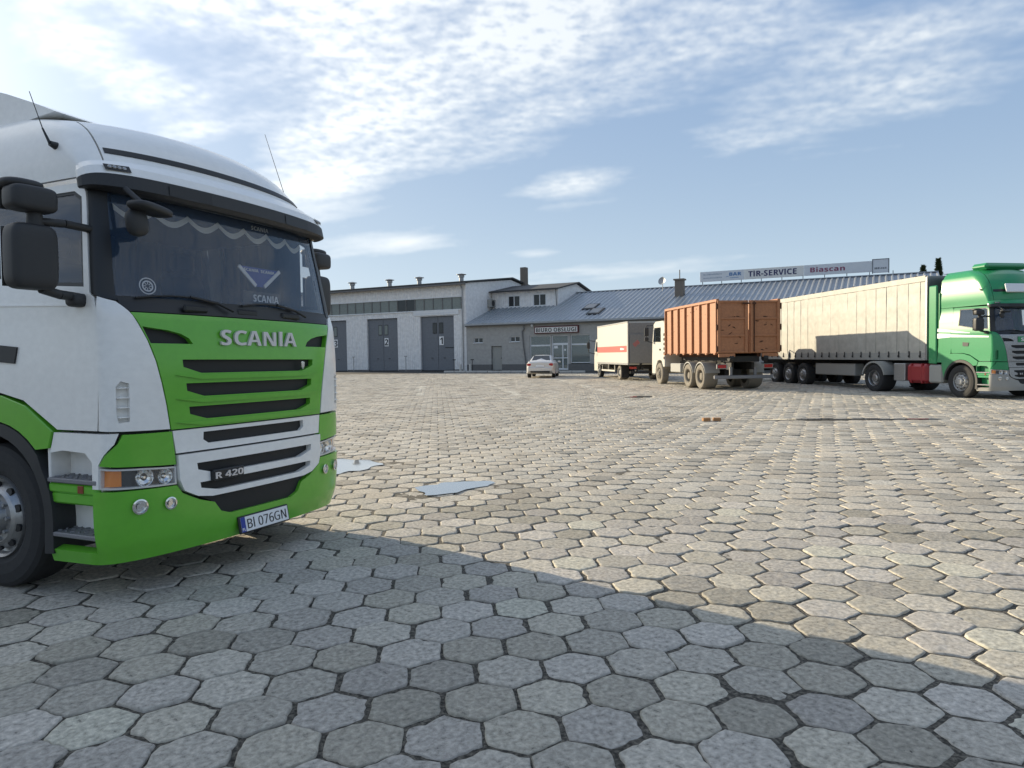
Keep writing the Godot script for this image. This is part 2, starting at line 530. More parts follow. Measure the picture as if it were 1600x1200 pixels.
func paver_mesh(sd: int, sides: int, rings: Array, wear: float, tint: Color, painted: bool) -> ArrayMesh:
	var r := RandomNumberGenerator.new()
	r.seed = sd
	var f := FastNoiseLite.new()
	f.seed = sd
	f.frequency = 5.0
	f.fractal_octaves = 3
	var b := MB.new()
	b.colored = painted
	b.col = tint
	var seg := 6 * sides
	var dirs := []
	var rad := []
	for i in seg:
		var a := TAU * i / seg
		var k := fposmod(a, PI / 3.0) - PI / 6.0
		var hexr := 0.1680 / cos(k)
		var rr := minf(hexr, 0.1915 - 0.003 * r.randf())
		rr -= 0.001 + wear * (0.009 * absf(f.get_noise_2d(cos(a) * 3.0, sin(a) * 3.0)) * 2.0)
		dirs.append(Vector3(cos(a), 0, sin(a)))
		rad.append(rr)
	# a broken corner on some
	if r.randf() < 0.16 * wear:
		var c := r.randi() % seg
		for j in range(-2, 3):
			rad[(c + j + seg) % seg] *= 0.87 + 0.04 * absf(j) + r.randf() * 0.012
	var pts := []
	for q: float in rings:
		var row := []
		for i in seg:
			var p: Vector3 = dirs[i] * rad[i] * q
			p.y = f.get_noise_2d(p.x * 2.2, p.z * 2.2) * 0.006 * wear - 0.004 * pow(q, 14.0)
			if q >= 0.999:
				p.y = -0.012 - 0.004 * r.randf()
			row.append(p)
		pts.append(row)
	var low := []
	for i in seg:
		low.append(dirs[i] * (rad[i] + 0.002) + Vector3(0, -0.06, 0))
	pts.append(low)
	var ctr := Vector3(0, f.get_noise_2d(0, 0) * 0.006 * wear, 0)
	var nr := pts.size()
	var nrm := []
	for k in nr:
		var row := []
		for i in seg:
			var p: Vector3 = pts[k][i]
			var inner: Vector3 = ctr if k == 0 else pts[k - 1][i]
			var outer: Vector3 = pts[mini(k + 1, nr - 1)][i]
			var s0: Vector3 = pts[k][(i + seg - 1) % seg]
			var s1: Vector3 = pts[k][(i + 1) % seg]
			var g := (outer - inner).cross(s1 - s0)
			if k >= nr - 1:
				g = -(Vector3.UP).cross(s1 - s0)
			g = g.normalized()
			if g.dot(dirs[i] + Vector3.UP) < 0.0:
				g = -g
			row.append(g)
		nrm.append(row)
	for i in seg:
		var j := (i + 1) % seg
		b.tri3(ctr, pts[0][i], pts[0][j], Vector3.UP, nrm[0][i], nrm[0][j])
		for k in nr - 1:
			b.quadn(pts[k][i], pts[k][j], pts[k + 1][j], pts[k + 1][i], nrm[k][i], nrm[k][j], nrm[k + 1][j], nrm[k + 1][i])
	return b.mesh()

func seg_dist(p: Vector2, a: Vector2, b: Vector2) -> float:
	return p.distance_to(Geometry2D.get_closest_point_to_segment(p, a, b))

func make_ground() -> void:
	# earth under and round the paving, out to the horizon
	var b := MB.new()
	var zs := [300.0, 30.0, 6.0, 0.0, -3.0, -6.0, -10.0, -20.0, -30.0, -40.0, -50.0, -60.0, -68.0, -100.0, -400.0, -2500.0]
	var xs := [-2500.0, -300.0, -60.0, -20.0, -6.0, 0.0, 6.0, 20.0, 60.0, 300.0, 2500.0]
	for i in zs.size() - 1:
		for j in xs.size() - 1:
			var q := []
			for k in [[i, j], [i, j + 1], [i + 1, j + 1], [i + 1, j]]:
				q.append(Vector3(xs[k[1]], gy(zs[k[0]]) - 0.013, zs[k[0]]))
			b.quad(q[0], q[1], q[2], q[3], Vector3.UP)
	structure("ground", b, M.soil)
	# dirt swept into the joints near at hand, lying unevenly
	var jf := FastNoiseLite.new()
	jf.seed = 61; jf.frequency = 1.1; jf.fractal_octaves = 4; jf.fractal_gain = 0.6
	var jd := MB.new()
	var st0 := 0.07
	var hgt := func(x: float, z: float) -> Vector3:
		return Vector3(x, gy(z) - 0.0105 + jf.get_noise_2d(x, z) * 0.0045, z)
	for i in 185:
		for j in 160:
			var x := -5.2 + i * st0
			var z := -2.2 - j * st0
			if absf(x) > -z * 0.8 + 0.6:
				continue
			var q0: Vector3 = hgt.call(x, z)
			var q1: Vector3 = hgt.call(x + st0, z)
			var q2: Vector3 = hgt.call(x + st0, z - st0)
			var q3: Vector3 = hgt.call(x, z - st0)
			jd.quad(q0, q1, q2, q3, (q2 - q0).cross(q1 - q3).normalized())
	var jo := obj(numbered("joint_dirt"), jd, M.dirt, self)
	jo.set_meta("kind", "stuff")
	tag(jo, "loose grey-brown dirt in the joints between the paving blocks", "dirt")
	var yard := Node3D.new()
	yard.name = "paved_yard"
	yard.set_meta("kind", "structure")
	add_child(yard)
	rng.seed = 77
	var ca := deg_to_rad(24.0)
	var cd := Vector2(sin(ca), -cos(ca))
	var rd := Vector2(cos(ca), sin(ca))
	var f := FastNoiseLite.new()
	f.seed = 40; f.frequency = 0.16; f.fractal_octaves = 3
	var f2 := FastNoiseLite.new()
	f2.seed = 41; f2.frequency = 1.3; f2.fractal_octaves = 2
	var f3 := FastNoiseLite.new()
	f3.seed = 44; f3.frequency = 0.45; f3.fractal_octaves = 3
	# worn parking lines: whole blocks still carry the paint
	var lines := [[Vector2(-2.75, -50.0), Vector2(0.2, -27.0)], [Vector2(-5.2, -40.5), Vector2(-3.5, -27.0)], [Vector2(2.6, -42.0), Vector2(3.9, -27.5)]]
	var spots := []
	var camp := Vector2(0, 0)
	for i in range(-205, 225):
		for j in range(-45, 230):
			var p := rd * (i * 0.2985) + cd * ((j + (0.5 if i % 2 else 0.0)) * 0.3445)
			if p.y > 1.0 or p.y < -57.5:
				continue
			if absf(p.x) > -p.y * 0.86 + 5.0:
				continue
			# blocks stop at the shade-coloured strip along the buildings
			var lp := (p - Vector2(-4.06, -62.0)).rotated(-deg_to_rad(27.5))
			if lp.y < 5.2:
				continue
			var sink := f.get_noise_2d(p.x, p.y) * 0.005 + f2.get_noise_2d(p.x, p.y) * 0.004
			var s := {"p": p, "y": gy(p.y) + sink, "d": p.length(), "c": 1.0}
			# hollows that hold water, and one broken-up patch
			for h in [[Vector2(-0.75, -8.6), 0.75], [Vector2(-2.5, -10.4), 1.0], [Vector2(7.0, -16.1), 0.5], [Vector2(4.5, -24.9), 0.7]]:
				var e: float = p.distance_to(h[0]) / h[1]
				s.y -= 0.010 * exp(-e * e)
			var strip := seg_dist(p, Vector2(4.6, -16.2), Vector2(9.4, -15.9))
			s.y -= 0.009 * exp(-strip * strip / 0.10)
			var tone := 0.90 + 0.13 * f.get_noise_2d(p.x * 2.0 + 50.0, p.y * 2.0) + rng.randf_range(-0.15, 0.12)
			if rng.randf() < 0.08:
				tone *= 0.76
			tone *= 1.0 - 0.30 * smoothstep(0.28, 0.55, f3.get_noise_2d(p.x, p.y))   # oil and dirt
			s.c = tone
			var warm := rng.randf_range(-0.02, 0.03)
			s.col = Color(tone * (1.0 + warm), tone * 0.95, tone * (0.865 - warm))
			for l in lines:
				if seg_dist(p, l[0], l[1]) < 0.13 and rng.randf() < 0.6:
					s.col = Color(1.22, 1.20, 1.10)
			var ax := Vector3(rng.randf_range(-1, 1), 0, rng.randf_range(-1, 1)).normalized()
			var tilt := Basis(ax, deg_to_rad(rng.randf_range(0.0, 1.5)))
			s.x = Transform3D(tilt * Basis(Vector3.UP, -ca + PI / 3.0 * (rng.randi() % 6) + deg_to_rad(rng.randf_range(-1.6, 1.6))), Vector3(p.x + rng.randf_range(-0.009, 0.009), s.y + rng.randf_range(-0.004, 0.004), p.y + rng.randf_range(-0.009, 0.009)))
			spots.append(s)
	var inframe := func(p: Vector2) -> bool:
		return p.y < -2.55 and absf(p.x) < -p.y * 0.735 + 0.15 and not (p.x < -1.9 and p.y < -5.2 and p.y > -9.0)
	var near := spots.filter(func(s): return inframe.call(s.p))
	near.sort_custom(func(a, c): return a.d < c.d)
	near = near.slice(0, 300)
	var chosen := {}
	var kinds := []
	for k in 14:
		var t := 0.62 + 0.034 * k
		kinds.append(paver_mesh(100 + k, 5, [0.35, 0.68, 0.90, 0.945, 0.98, 1.0], 1.0, Color(t, t * 0.95, t * (0.865 + 0.03 * (k % 3 - 1))), true))
	for s in near:
		chosen[s.p] = true
		var k := clampi(int((s.c - 0.62) / 0.034), 0, 13)
		part("paver", kinds[k], M.paver, yard, s.x)
	var rest := spots.filter(func(s): return not chosen.has(s.p))
	# everything farther off is one mass of blocks
	var mm := MultiMesh.new()
	mm.transform_format = MultiMesh.TRANSFORM_3D
	mm.use_colors = true
	mm.mesh = paver_mesh(131, 4, [0.6, 0.93, 0.975, 1.0], 0.9, Color(1, 1, 1), false)
	mm.instance_count = rest.size()
	for i in rest.size():
		mm.set_instance_transform(i, rest[i].x)
		mm.set_instance_color(i, rest[i].col)
	var mi := MultiMeshInstance3D.new()
	mi.name = "distant_pavers"
	mi.multimesh = mm
	mi.material_override = M.paver
	mi.set_meta("kind", "stuff")
	yard.add_child(mi)
	print("pavers ", spots.size())
	# dark strip along the buildings: their cast shade put into its colour
	var st := MB.new()
	var o := Vector3(-4.06, 0, -62.0)
	var A := Vector3(cos(deg_to_rad(27.5)), 0, sin(deg_to_rad(27.5)))
	var N := Vector3(-A.z, 0, A.x)
	for k in 8:
		var a0 := -30.0 + k * 9.0
		var q := []
		for e in [[a0, 5.3], [a0 + 9.0, 5.3], [a0 + 9.0, -1.0], [a0, -1.0]]:
			var p: Vector3 = o + A * e[0] + N * e[1]
			q.append(Vector3(p.x, gy(p.z) - 0.004, p.z))
		st.quad(q[0], q[1], q[2], q[3], Vector3.UP)
	structure("painted_shade_strip", st, mat(lin(0.09, 0.088, 0.085), 0.95, 0.0, noise_tex(11, 0.03, 0.45, 1.0, 6, FastNoiseLite.TYPE_SIMPLEX_SMOOTH, 1.8), 0.4))

func puddle(outline: Array, y: float, label: String) -> void:
	var poly := PackedVector2Array()
	# round the outline off and make it uneven
	var f := FastNoiseLite.new()
	f.seed = 90; f.frequency = 0.9; f.fractal_octaves = 2
	var nn := outline.size()
	for i in nn:
		for k in 6:
			var t := k / 6.0
			var p0: Vector2 = outline[(i + nn - 1) % nn]
			var p1: Vector2 = outline[i]
			var p2: Vector2 = outline[(i + 1) % nn]
			var p3: Vector2 = outline[(i + 2) % nn]
			var p := p1.cubic_interpolate(p2, p0, p3, t)
			p += Vector2(f.get_noise_2d(p.x * 2.0, p.y * 2.0), f.get_noise_2d(p.x * 2.0 + 30.0, p.y * 2.0)) * 0.16
			poly.append(p)
	var b := MB.new()
	var idx := Geometry2D.triangulate_polygon(poly)
	for k in range(0, idx.size(), 3):
		b.tri(Vector3(poly[idx[k]].x, y, poly[idx[k]].y), Vector3(poly[idx[k + 1]].x, y, poly[idx[k + 1]].y), Vector3(poly[idx[k + 2]].x, y, poly[idx[k + 2]].y), Vector3.UP)
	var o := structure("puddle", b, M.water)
	o.set_meta("label", label)

func make_puddles() -> void:
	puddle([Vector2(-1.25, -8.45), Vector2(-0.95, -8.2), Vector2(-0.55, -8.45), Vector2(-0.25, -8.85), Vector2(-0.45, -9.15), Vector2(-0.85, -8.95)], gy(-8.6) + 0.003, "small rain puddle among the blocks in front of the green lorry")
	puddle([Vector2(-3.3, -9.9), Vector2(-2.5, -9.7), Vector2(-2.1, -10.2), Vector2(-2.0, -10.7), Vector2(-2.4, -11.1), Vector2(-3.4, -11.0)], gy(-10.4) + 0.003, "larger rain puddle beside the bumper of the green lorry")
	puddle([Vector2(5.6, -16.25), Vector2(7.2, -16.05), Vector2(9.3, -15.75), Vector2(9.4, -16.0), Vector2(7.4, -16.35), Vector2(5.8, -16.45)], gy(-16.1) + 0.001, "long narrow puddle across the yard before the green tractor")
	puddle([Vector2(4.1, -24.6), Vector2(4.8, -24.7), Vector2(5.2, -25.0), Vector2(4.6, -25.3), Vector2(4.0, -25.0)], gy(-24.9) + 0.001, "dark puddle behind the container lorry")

# ------------------------------------------------------------------ tractor cab
var K := []          # height, half width, front, corner exponent, corner depth, bow
var K_back := -2.25

func crom(a: float, b: float, c: float, d: float, t: float) -> float:
	return 0.5 * (2.0 * b + (c - a) * t + (2.0 * a - 5.0 * b + 4.0 * c - d) * t * t + (3.0 * b - a - 3.0 * c + d) * t * t * t)

func prof(h: float) -> Array:
	var n := K.size()
	if h <= K[0][0]:
		return [K[0][1], K[0][2], K[0][3], K[0][4], K[0][5]]
	if h >= K[n - 1][0]:
		return [K[n - 1][1], K[n - 1][2], K[n - 1][3], K[n - 1][4], K[n - 1][5]]
	var i := 0
	while K[i + 1][0] < h:
		i += 1
	var t: float = (h - K[i][0]) / (K[i + 1][0] - K[i][0])
	var out := []
	for k in [1, 2, 3, 4, 5]:
		out.append(crom(K[maxi(i - 1, 0)][k], K[i][k], K[i + 1][k], K[mini(i + 2, n - 1)][k], t))
	return out

func cab_pt(tau: float, h: float) -> Vector3:
	var p := prof(h)
	var s := signf(tau)
	var t := absf(tau)
	if t >= 1.0:
		return Vector3(s * p[0], h, p[1] - p[3] - p[4] - (t - 1.0))
	var a := minf(1.0, 2.0 * t)
	var b := minf(1.0, 2.0 - 2.0 * t)
	var k := pow(pow(a, p[2]) + pow(b, p[2]), -1.0 / p[2])
	return Vector3(s * p[0] * a * k, h, p[1] - p[3] + p[3] * b * k - p[4] * a * k * a * k)

func cab_n(tau: float, h: float) -> Vector3:
	var a := cab_pt(tau + 0.004, h) - cab_pt(tau - 0.004, h)
	var b := cab_pt(tau, h + 0.004) - cab_pt(tau, h - 0.004)
	return a.cross(b).normalized()

func cab_s(tau: float, h: float, off: float) -> Vector3:
	return cab_pt(tau, h) + cab_n(tau, h) * off

# "s": sideways coordinate on the front; "f": distance back along the side (negative, + side given by sign of sd)
func cab_uv(e: Array, sd: float) -> Vector2:
	var h: float = e[2]
	if e[0] == "t":
		return Vector2(e[1] * sd, h)
	var lo := 0.0
	var hi := 1.0
	if e[0] == "s":
		var want: float = absf(e[1])
		for i in 30:
			var m := (lo + hi) * 0.5
			if cab_pt(m, h).x < want: lo = m
			else: hi = m
		return Vector2(lo * signf(e[1]) * sd, h)
	var z: float = e[1]
	if e[0] == "F":
		sd = -sd
	var p := prof(h)
	if z <= p[1] - p[3] - p[4]:
		return Vector2((1.0 + (p[1] - p[3] - p[4] - z)) * sd, h)
	for i in 30:
		var m := (lo + hi) * 0.5
		if cab_pt(m, h).z > z: lo = m
		else: hi = m
	return Vector2(lo * sd, h)

func cab_poly(pts: Array, sd: float) -> PackedVector2Array:
	var out := PackedVector2Array()
	for e in pts:
		out.append(cab_uv(e, sd))
	return out

# a body panel lying on the cab's surface, proud of it by `off`, its edges going in by `depth`
func panel(b: MB, pts: Array, holes := [], off := 0.0, depth := 0.03, sd := 1.0, cell := Vector2(0.045, 0.06)) -> void:
	var poly := cab_poly(pts, sd)
	var hs := []
	for h in holes:
		hs.append(cab_poly(h, sd))
	var lo := poly[0]
	var hi := poly[0]
	for p in poly:
		lo = lo.min(p); hi = hi.max(p)
	var nx := maxi(1, int(ceil((hi.x - lo.x) / cell.x)))
	var ny := maxi(1, int(ceil((hi.y - lo.y) / cell.y)))
	var cs := (hi - lo) / Vector2(nx, ny)
	for i in nx:
		for j in ny:
			var c0 := lo + cs * Vector2(i, j)
			var c1 := c0 + cs
			var pieces: Array = Geometry2D.intersect_polygons(poly, PackedVector2Array([c0, Vector2(c1.x, c0.y), c1, Vector2(c0.x, c1.y)]))
			for h: PackedVector2Array in hs:
				var nxt := []
				for pc in pieces:
					nxt.append_array(Geometry2D.clip_polygons(pc, h))
				pieces = nxt
			for pc: PackedVector2Array in pieces:
				var idx := Geometry2D.triangulate_polygon(pc)
				for k in range(0, idx.size(), 3):
					var a := pc[idx[k]]; var e := pc[idx[k + 1]]; var d := pc[idx[k + 2]]
					b.tri3(cab_s(a.x, a.y, off), cab_s(e.x, e.y, off), cab_s(d.x, d.y, off), cab_n(a.x, a.y), cab_n(e.x, e.y), cab_n(d.x, d.y))
	if depth > 0.0:
		for loop: PackedVector2Array in [poly] + hs:
			for i in loop.size():
				var p := loop[i]
				var q := loop[(i + 1) % loop.size()]
				var steps := maxi(1, int(ceil(p.distance_to(q) / 0.06)))
				for k in steps:
					var u := p.lerp(q, float(k) / steps)
					var w := p.lerp(q, float(k + 1) / steps)
					b.quad(cab_s(u.x, u.y, off), cab_s(w.x, w.y, off), cab_s(w.x, w.y, off - depth), cab_s(u.x, u.y, off - depth))

# a box with well rounded sides (superellipsoid)
func blob(b: MB, at: Vector3, h: Vector3, e: float, bs: Basis, nu := 28, nv := 16) -> void:
	var P := []
	var Q := []
	for j in nv + 1:
		var v := lerpf(-PI / 2.0, PI / 2.0, float(j) / nv)
		var row := []
		var nr := []
		for i in nu + 1:
			var u := TAU * i / nu
			var cv := signf(cos(v)) * pow(absf(cos(v)), e)
			var p := Vector3(cv * signf(cos(u)) * pow(absf(cos(u)), e), signf(sin(v)) * pow(absf(sin(v)), e), cv * signf(sin(u)) * pow(absf(sin(u)), e))
			var cn := pow(absf(cos(v)), 2.0 - e)
			var n := Vector3(cn * signf(cos(u)) * pow(absf(cos(u)), 2.0 - e) / h.x, signf(sin(v)) * pow(absf(sin(v)), 2.0 - e) / h.y, cn * signf(sin(u)) * pow(absf(sin(u)), 2.0 - e) / h.z)
			row.append(at + bs * (p * h))
			nr.append((bs * n).normalized() if n.length() > 1e-6 else bs * Vector3.UP * signf(v))
		P.append(row)
		Q.append(nr)
	for j in nv:
		b.rows(P[j], P[j + 1], Q[j], Q[j + 1])

func wheel(parent: Node3D, at: Vector3, side: float, r: float, width: float, rim: Material, tyre: Material, dual := false, seg := 40) -> void:
	# side: +1 when the outer face looks towards +x
	var t := MB.new()
	var ax := Vector3(side, 0, 0)
	var w := width
	t.lathe(at, ax, [[-w, r * 0.60], [-w, r * 0.93], [-w * 0.93, r * 0.985], [-w * 0.8, r], [-w * 0.2, r], [-w * 0.07, r * 0.985], [0.0, r * 0.93], [0.012, r * 0.80], [0.004, r * 0.66], [-0.02, r * 0.575]], seg)
	for k in 4:  # tread grooves
		var x := -w * (0.28 + 0.15 * k)
		t.lathe(at, ax, [[x, r * 1.004], [x - 0.006, r * 1.004]], seg)
	var ty := obj("tyre", t, tyre, parent)
	var m := MB.new()
	if dual:
		m.lathe(at, ax, [[-0.02, r * 0.575], [-0.005, r * 0.56], [-0.03, r * 0.53], [-0.15, r * 0.50], [-0.17, r * 0.42], [-0.17, 0.16], [-0.05, 0.15], [-0.03, 0.10], [-0.03, 0.0]], seg)
	else:
		m.lathe(at, ax, [[-0.02, r * 0.575], [0.0, r * 0.565], [-0.02, r * 0.53], [-0.05, r * 0.505], [-0.055, r * 0.47], [0.0, r * 0.40], [0.015, r * 0.36], [0.01, r * 0.26], [0.05, r * 0.24], [0.07, r * 0.17], [0.07, 0.0]], seg)
	var rm := obj("rim", m, rim, ty)
	var bolts := MB.new()
	for k in 10:
		var a := TAU * (k + 0.5) / 10
		var dv := Vector3(0, sin(a), cos(a))
		if not dual and seg >= 40:
			var holes := MB.new()
			holes.cyl(at + dv * r * 0.425 + ax * -0.03, at + dv * r * 0.432 + ax * -0.010, r * 0.055, r * 0.055, 12)
			obj("hand_hole", holes, M.black, rm)
		var e := TAU * k / 10
		var dw := Vector3(0, sin(e), cos(e))
		bolts.cyl(at + dw * r * 0.31 + ax * (-0.17 if dual else 0.0), at + dw * r * 0.31 + ax * (-0.13 if dual else 0.035), 0.016, 0.013, 8)
	obj("wheel_nuts", bolts, M.galv, rm)

func headlamp(truck: Node3D, sd: float, bowl: Material) -> void:
	var outline := [["s", -0.768, 0.868], ["s", -0.768, 0.742], ["f", -0.20, 0.765], ["f", -0.20, 0.905], ["s", -1.0, 0.885]]
	# points are written for the side away from the driver; sd -1 keeps them there, +1 mirrors them
	var o := []
	for e in outline:
		o.append([e[0], absf(e[1]) if e[0] == "s" else e[1], e[2]])
	var b := MB.new()
	panel(b, o, [], -0.05, 0.0, sd)
	var lamp := obj("headlight", b, bowl, truck)
	var rimb := MB.new()
	var hole := [["s", 0.782, 0.857], ["s", 0.782, 0.753], ["f", -0.185, 0.777], ["f", -0.185, 0.892], ["s", 1.0, 0.873]]
	panel(rimb, o, [hole], 0.004, 0.07, sd, Vector2(0.03, 0.03))
	obj("lamp_frame", rimb, M.lampsilver, lamp)
	for spot in [[0.842, 0.808, 0.050], [0.985, 0.818, 0.058]]:
		var uv := cab_uv(["s", spot[0], spot[1]], sd)
		var p := cab_s(uv.x, uv.y, -0.048)
		var nn := (cab_n(uv.x, uv.y) + Vector3(0, 0, 1.0)).normalized()
		var bw := MB.new()
		bw.lathe(p, nn, [[0.0, 0.006], [0.004, spot[2] * 0.5], [0.016, spot[2] * 0.85], [0.034, spot[2]], [0.036, spot[2] * 1.06], [0.03, spot[2] * 1.1], [0.0, spot[2] * 1.08]], 24)
		bw.cyl(p, p + nn * 0.03, 0.012, 0.009, 10)
		obj("reflector", bw, M.chrome, lamp)
	var am := MB.new()
	panel(am, [["s", 1.12, 0.875], ["s", 1.12, 0.772], ["f", -0.19, 0.777], ["f", -0.19, 0.888]], [], -0.03, 0.04, sd, Vector2(0.03, 0.03))
	obj("turn_signal", am, M.amber, lamp)
	var ln := MB.new()
	panel(ln, hole, [], -0.004, 0.0, sd)
	obj("lens", ln, M.lens, lamp)

# closed outline symmetrical about the middle, from the right half's points
func sym(right: Array) -> Array:
	var o := []
	for e in right:
		o.append(e)
	for i in range(right.size() - 1, -1, -1):
		if right[i][0] == "f":
			o.append(["F", right[i][1], right[i][2]])
		else:
			o.append([right[i][0], -right[i][1], right[i][2]])
	return o

func build_cab(truck: Node3D, st: Dictionary) -> void:
	var top: float = st.top
	var hr: float = st.lift      # how much taller the roof is than the near lorry's
	var R := func(h: float) -> float: return 2.83 + (h - 2.83) * hr
	K = [[0.22, 1.17, 0.0, 3.0, 0.30, 0.05], [0.40, 1.215, 0.035, 3.0, 0.28, 0.05], [0.70, 1.215, 0.03, 3.0, 0.24, 0.04], [1.10, 1.20, 0.015, 3.0, 0.19, 0.03], [1.60, 1.20, 0.015, 3.0, 0.19, 0.03], [1.90, 1.20, 0.0, 3.2, 0.16, 0.06],
		[2.03, 1.20, -0.03, 3.6, 0.08, 0.13], [2.40, 1.165, -0.085, 3.6, 0.08, 0.135], [2.72, 1.13, -0.13, 3.6, 0.08, 0.145], [2.84, 1.13, -0.14, 3.4, 0.10, 0.15],
		[R.call(2.97), 1.135, -0.155, 3.2, 0.18, 0.17], [R.call(3.10), 1.12, -0.20, 3.0, 0.28, 0.20], [R.call(3.22), 1.085, -0.29, 3.0, 0.34, 0.22], [R.call(3.33), 1.02, -0.46, 2.9, 0.40, 0.24], [R.call(3.405), 0.92, -0.72, 2.8, 0.40, 0.25], [R.call(3.44), 0.78, -1.0, 2.7, 0.35, 0.2]]
	var back := K_back
	# dark inner shell that shows in the seams and behind the grilles
	var sh := MB.new()
	panel(sh, sym([["s", 0.3, 0.40], ["f", -0.14, 0.42], ["f", -0.14, 1.14], ["f", -0.62, 1.14], ["f", -1.0, 1.40], ["f", back, 1.40], ["f", back, 2.02], ["s", 0.3, 2.02]]), [], -0.045, 0.0)
	obj("inner_shell", sh, M.mesh, truck)
	# front flap with its air slots
	var edge := [["s", 1.03, 1.932], ["s", 0.985, 1.85], ["s", 0.935, 1.74], ["s", 0.888, 1.60], ["s", 0.852, 1.45], ["s", 0.822, 1.30], ["s", 0.797, 1.128]]
	var slot := func(y0: float, y1: float, y2: float, w0: float, w1: float) -> Array:
		return [["s", -w0, y0], ["s", w0, y0], ["s", w0 - 0.006, y1], ["s", w1, y2], ["s", -w1, y2], ["s", -w0 + 0.006, y1]]
	var intake := [["s", 0.972, 1.842], ["s", 0.80, 1.822], ["s", 0.70, 1.80], ["s", 0.635, 1.768], ["s", 0.605, 1.728], ["s", 0.925, 1.728]]
	var intake2 := []
	for e in intake:
		intake2.append([e[0], -e[1], e[2]])
	var fp := MB.new()
	var slots := [slot.call(1.617, 1.565, 1.520, 0.70, 0.545), slot.call(1.448, 1.395, 1.352, 0.675, 0.525), slot.call(1.280, 1.228, 1.186, 0.655, 0.505)]
	panel(fp, sym(edge), slots + [intake, intake2], 0.012, 0.045, 1.0, Vector2(0.035, 0.05))
	var flap := obj("front_flap", fp, st.front, truck)
	# ledges under the slots, proud of the flap
	for sl in slots:
		var lb := MB.new()
		var y: float = sl[3][2]
		panel(lb, [["s", -0.76, y - 0.012], ["s", 0.76, y - 0.012], ["s", 0.55, y - 0.045], ["s", -0.55, y - 0.045]], [], 0.026, 0.02)
		obj("grille_bar", lb, st.front, flap)
	for sl in slots + [intake, intake2]:
		var g := MB.new()
		panel(g, sl, [], -0.03, 0.0)
		obj("air_mesh", g, M.mesh, flap)
	# upper and lower grille
	var ug := MB.new()
	var s4 := [["s", -0.54, 1.090], ["s", 0.54, 1.090], ["s", 0.545, 1.035], ["s", 0.50, 1.005], ["s", -0.50, 1.005], ["s", -0.545, 1.035]]
	panel(ug, [["s", -0.79, 1.118], ["s", 0.79, 1.118], ["s", 0.768, 0.958], ["s", -0.768, 0.958]], [s4], 0.012, 0.04)
	var upper := obj("upper_grille", ug, st.low, truck)
	var g4 := MB.new()
	panel(g4, s4, [], -0.02, 0.0)
	obj("air_mesh", g4, M.mesh, upper)
	var lg := MB.new()
	var s5: Array = slot.call(0.872, 0.825, 0.782, 0.62, 0.46)
	var s6: Array = slot.call(0.730, 0.690, 0.655, 0.60, 0.44)
	panel(lg, sym([["s", 0.765, 0.945], ["s", 0.757, 0.77], ["s", 0.725, 0.69], ["s", 0.62, 0.635], ["s", 0.5, 0.615]]), [s5, s6], 0.03, 0.06)
	var lower := obj("lower_grille", lg, st.low, truck)
	for sl in [s5, s6]:
		var g := MB.new()
		panel(g, sl, [], -0.02, 0.0)
		obj("air_mesh", g, M.mesh, lower)
	# bumper
	var bp := MB.new()
	panel(bp, sym([["s", 0.33, 0.458], ["s", 0.42, 0.49], ["s", 0.475, 0.565], ["s", 0.60, 0.605], ["s", 0.735, 0.675], ["s", 0.775, 0.735], ["f", -0.235, 0.752], ["f", -0.235, 0.345], ["f", -0.70, 0.335], ["f", -0.70, 0.245], ["s", 1.10, 0.262], ["s", 0.6, 0.27]]), [], 0.018, 0.07)
	var bumper := obj("bumper", bp, st.bumper, truck)
	var bg := MB.new()
	panel(bg, sym([["s", 0.34, 0.45], ["s", 0.43, 0.49], ["s", 0.485, 0.575], ["s", 0.60, 0.63]]), [], -0.01, 0.02)
	obj("lower_air_mesh", bg, M.mesh, bumper)
	for sd in [-1.0, 1.0]:
		for q in [[0.832, 0.622, 0.034], [1.03, 0.632, 0.042]]:
			var uv := cab_uv(["s", q[0], q[1]], sd)
			var p := cab_s(uv.x, uv.y, 0.024)
			var nn := cab_n(uv.x, uv.y)
			var fl := MB.new()
			fl.lathe(p, nn, [[0.012, q[2] + 0.010], [0.014, q[2]], [-0.004, q[2] * 0.95], [-0.004, 0.0]], 24)
			fl.lathe(p, nn, [[0.006, 0.0], [0.006, q[2] * 0.5], [0.010, q[2] * 0.55]], 16)
			var fo := obj("fog_light", fl, M.chrome, bumper)
			var le := MB.new()
			le.lathe(p, nn, [[0.013, q[2]], [0.018, q[2] * 0.6], [0.020, 0.0]], 24)
			obj("lens", le, M.lens, fo)
		headlamp(truck, sd, M.lampsilver)
		# wing above the headlight
		var wg := MB.new()
		panel(wg, [["s", 0.772, 0.882], ["s", 1.0, 0.898], ["f", -0.188, 0.92], ["f", -0.155, 0.985], ["f", -0.105, 1.06], ["f", -0.09, 1.12], ["s", 0.795, 1.115]], [], 0.012, 0.05, sd)
		obj("headlight_wing", wg, st.fender, truck)
		# corner fairing with its vent
		var cf := MB.new()
		var vent := [["s", 1.075, 1.205], ["s", 1.135, 1.20], ["s", 1.145, 1.26], ["s", 1.145, 1.44], ["s", 1.12, 1.475], ["s", 1.075, 1.46]]
		var eg := [["f", -0.183, 1.15], ["f", -0.183, 1.6], ["f", -0.188, 1.9], ["f", -0.203, 2.03], ["s", 1.10, 2.0], ["s", 1.07, 1.97]]
		for e in edge:
			eg.append([e[0], e[1] + 0.012, e[2] + 0.006])
		panel(cf, eg, [vent], 0.014, 0.05, sd, Vector2(0.03, 0.05))
		var fair := obj("corner_fairing", cf, st.corner, truck)
		var vb := MB.new()
		panel(vb, vent, [], -0.028, 0.0, sd)
